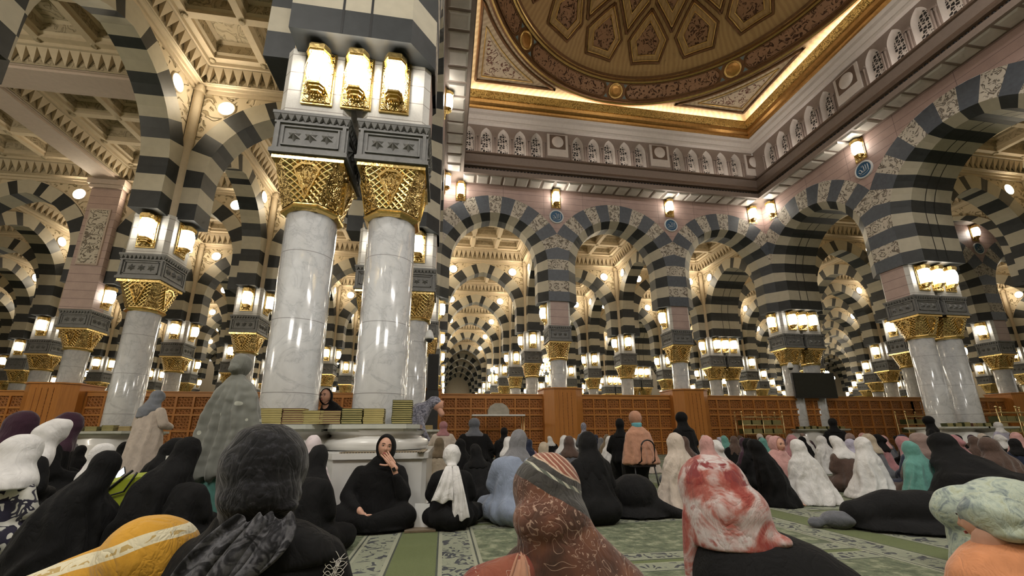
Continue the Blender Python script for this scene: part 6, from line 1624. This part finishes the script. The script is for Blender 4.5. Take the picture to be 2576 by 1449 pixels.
# identical labels inside one group are things nothing tells apart; anything else that still matches gets a shared group
seenl = {}
for o in bpy.data.objects:
    if o.parent is None and o.get('label'):
        w_ = o['label'].split()
        if len(w_) > 16: o['label'] = ' '.join(w_[:16])
        seenl.setdefault(o['label'], []).append(o)
for lb, os_ in seenl.items():
    if len(os_) > 1:
        for o in os_: o['group'] = 'set: ' + lb
for o in list(bpy.data.objects):
    if o.parent is None and o.type == 'EMPTY' and not o.children: bpy.data.objects.remove(o)
# ---------------------------------------------------------------- added fill lights, unseen, up in the domed hall and the low hall behind us
def area(name, loc, size, power, col, tgt):
    l = bpy.data.lights.new(name, 'AREA'); l.shape = 'RECTANGLE'; l.size, l.size_y = size; l.energy = power; l.color = col
    o = bpy.data.objects.new(name, l); COL.objects.link(o); o.location = loc; o.rotation_euler = (Vector(tgt) - Vector(loc)).to_track_quat('-Z', 'Y').to_euler(); return o
area('hall_fill_light', (5, 1.8, 16.4), (3.0, 1.0), 330, (1.0, .95, .88), (4, 6, 0)); area('hall_fill_light', (13, 1.8, 16.4), (3.0, 1.0), 330, (1.0, .95, .88), (11, 7, 0))
area('low_hall_fill_light', (-4.2, -3, 10.8), (2.5, 2.5), 330, (1.0, .95, .88), (-3, 3, 0)); area('low_hall_fill_light', (3, -3.5, 10.8), (2.5, 2.5), 330, (1.0, .95, .88), (2, 2, 0))
l = bpy.data.lights.new('side_bay_fill_light', 'POINT'); l.energy = 900; l.shadow_soft_size = .8; l.color = (1.0, .90, .74)  # unseen point fill added to brighten the dim left bay, no chandelier there
o = bpy.data.objects.new('side_bay_fill_light', l); COL.objects.link(o); o.location = (-15.5, 4.0, 7.2)
# ---------------------------------------------------------------- camera and world
cam = bpy.data.cameras.new('camera'); co = bpy.data.objects.new('camera', cam); COL.objects.link(co)
cam.sensor_fit = 'HORIZONTAL'; cam.sensor_width = 36; cam.lens = 1046.7 * 36 / 2576; cam.shift_y = (820 - 724.5) / 2576
cam.clip_start = .05; cam.clip_end = 300
YAW, PIT, ROL = .1592, .2544, -.0073
Mx = Matrix.Rotation(-YAW, 4, 'Z') @ Matrix.Rotation(PI/2 + PIT, 4, 'X') @ Matrix.Rotation(ROL, 4, 'Z')
co.matrix_world = Matrix.Translation((CX, 0, CZ)) @ Mx
SC.camera = co
w = bpy.data.worlds.new('world'); SC.world = w; w.use_nodes = True
w.node_tree.nodes['Background'].inputs['Color'].default_value = (1.0, .93, .82, 1); w.node_tree.nodes['Background'].inputs['Strength'].default_value = .45
vs = SC.view_settings; vs.view_transform = 'Standard'; vs.look = 'None'; vs.gamma = 1; vs.use_curve_mapping = False; vs.exposure = 0.5
SC.cycles.max_bounces = 4; SC.cycles.diffuse_bounces = 3; SC.cycles.glossy_bounces = 2; SC.cycles.transmission_bounces = 2
SC.cycles.sample_clamp_indirect = 4.0; SC.cycles.use_denoising = True; SC.cycles.use_light_tree = True
SC.cycles.caustics_reflective = False; SC.cycles.caustics_refractive = False
SC.cycles.use_adaptive_sampling = True; SC.cycles.adaptive_threshold = .05; SC.cycles.time_limit = 1000; SC.cycles.adaptive_min_samples = 12
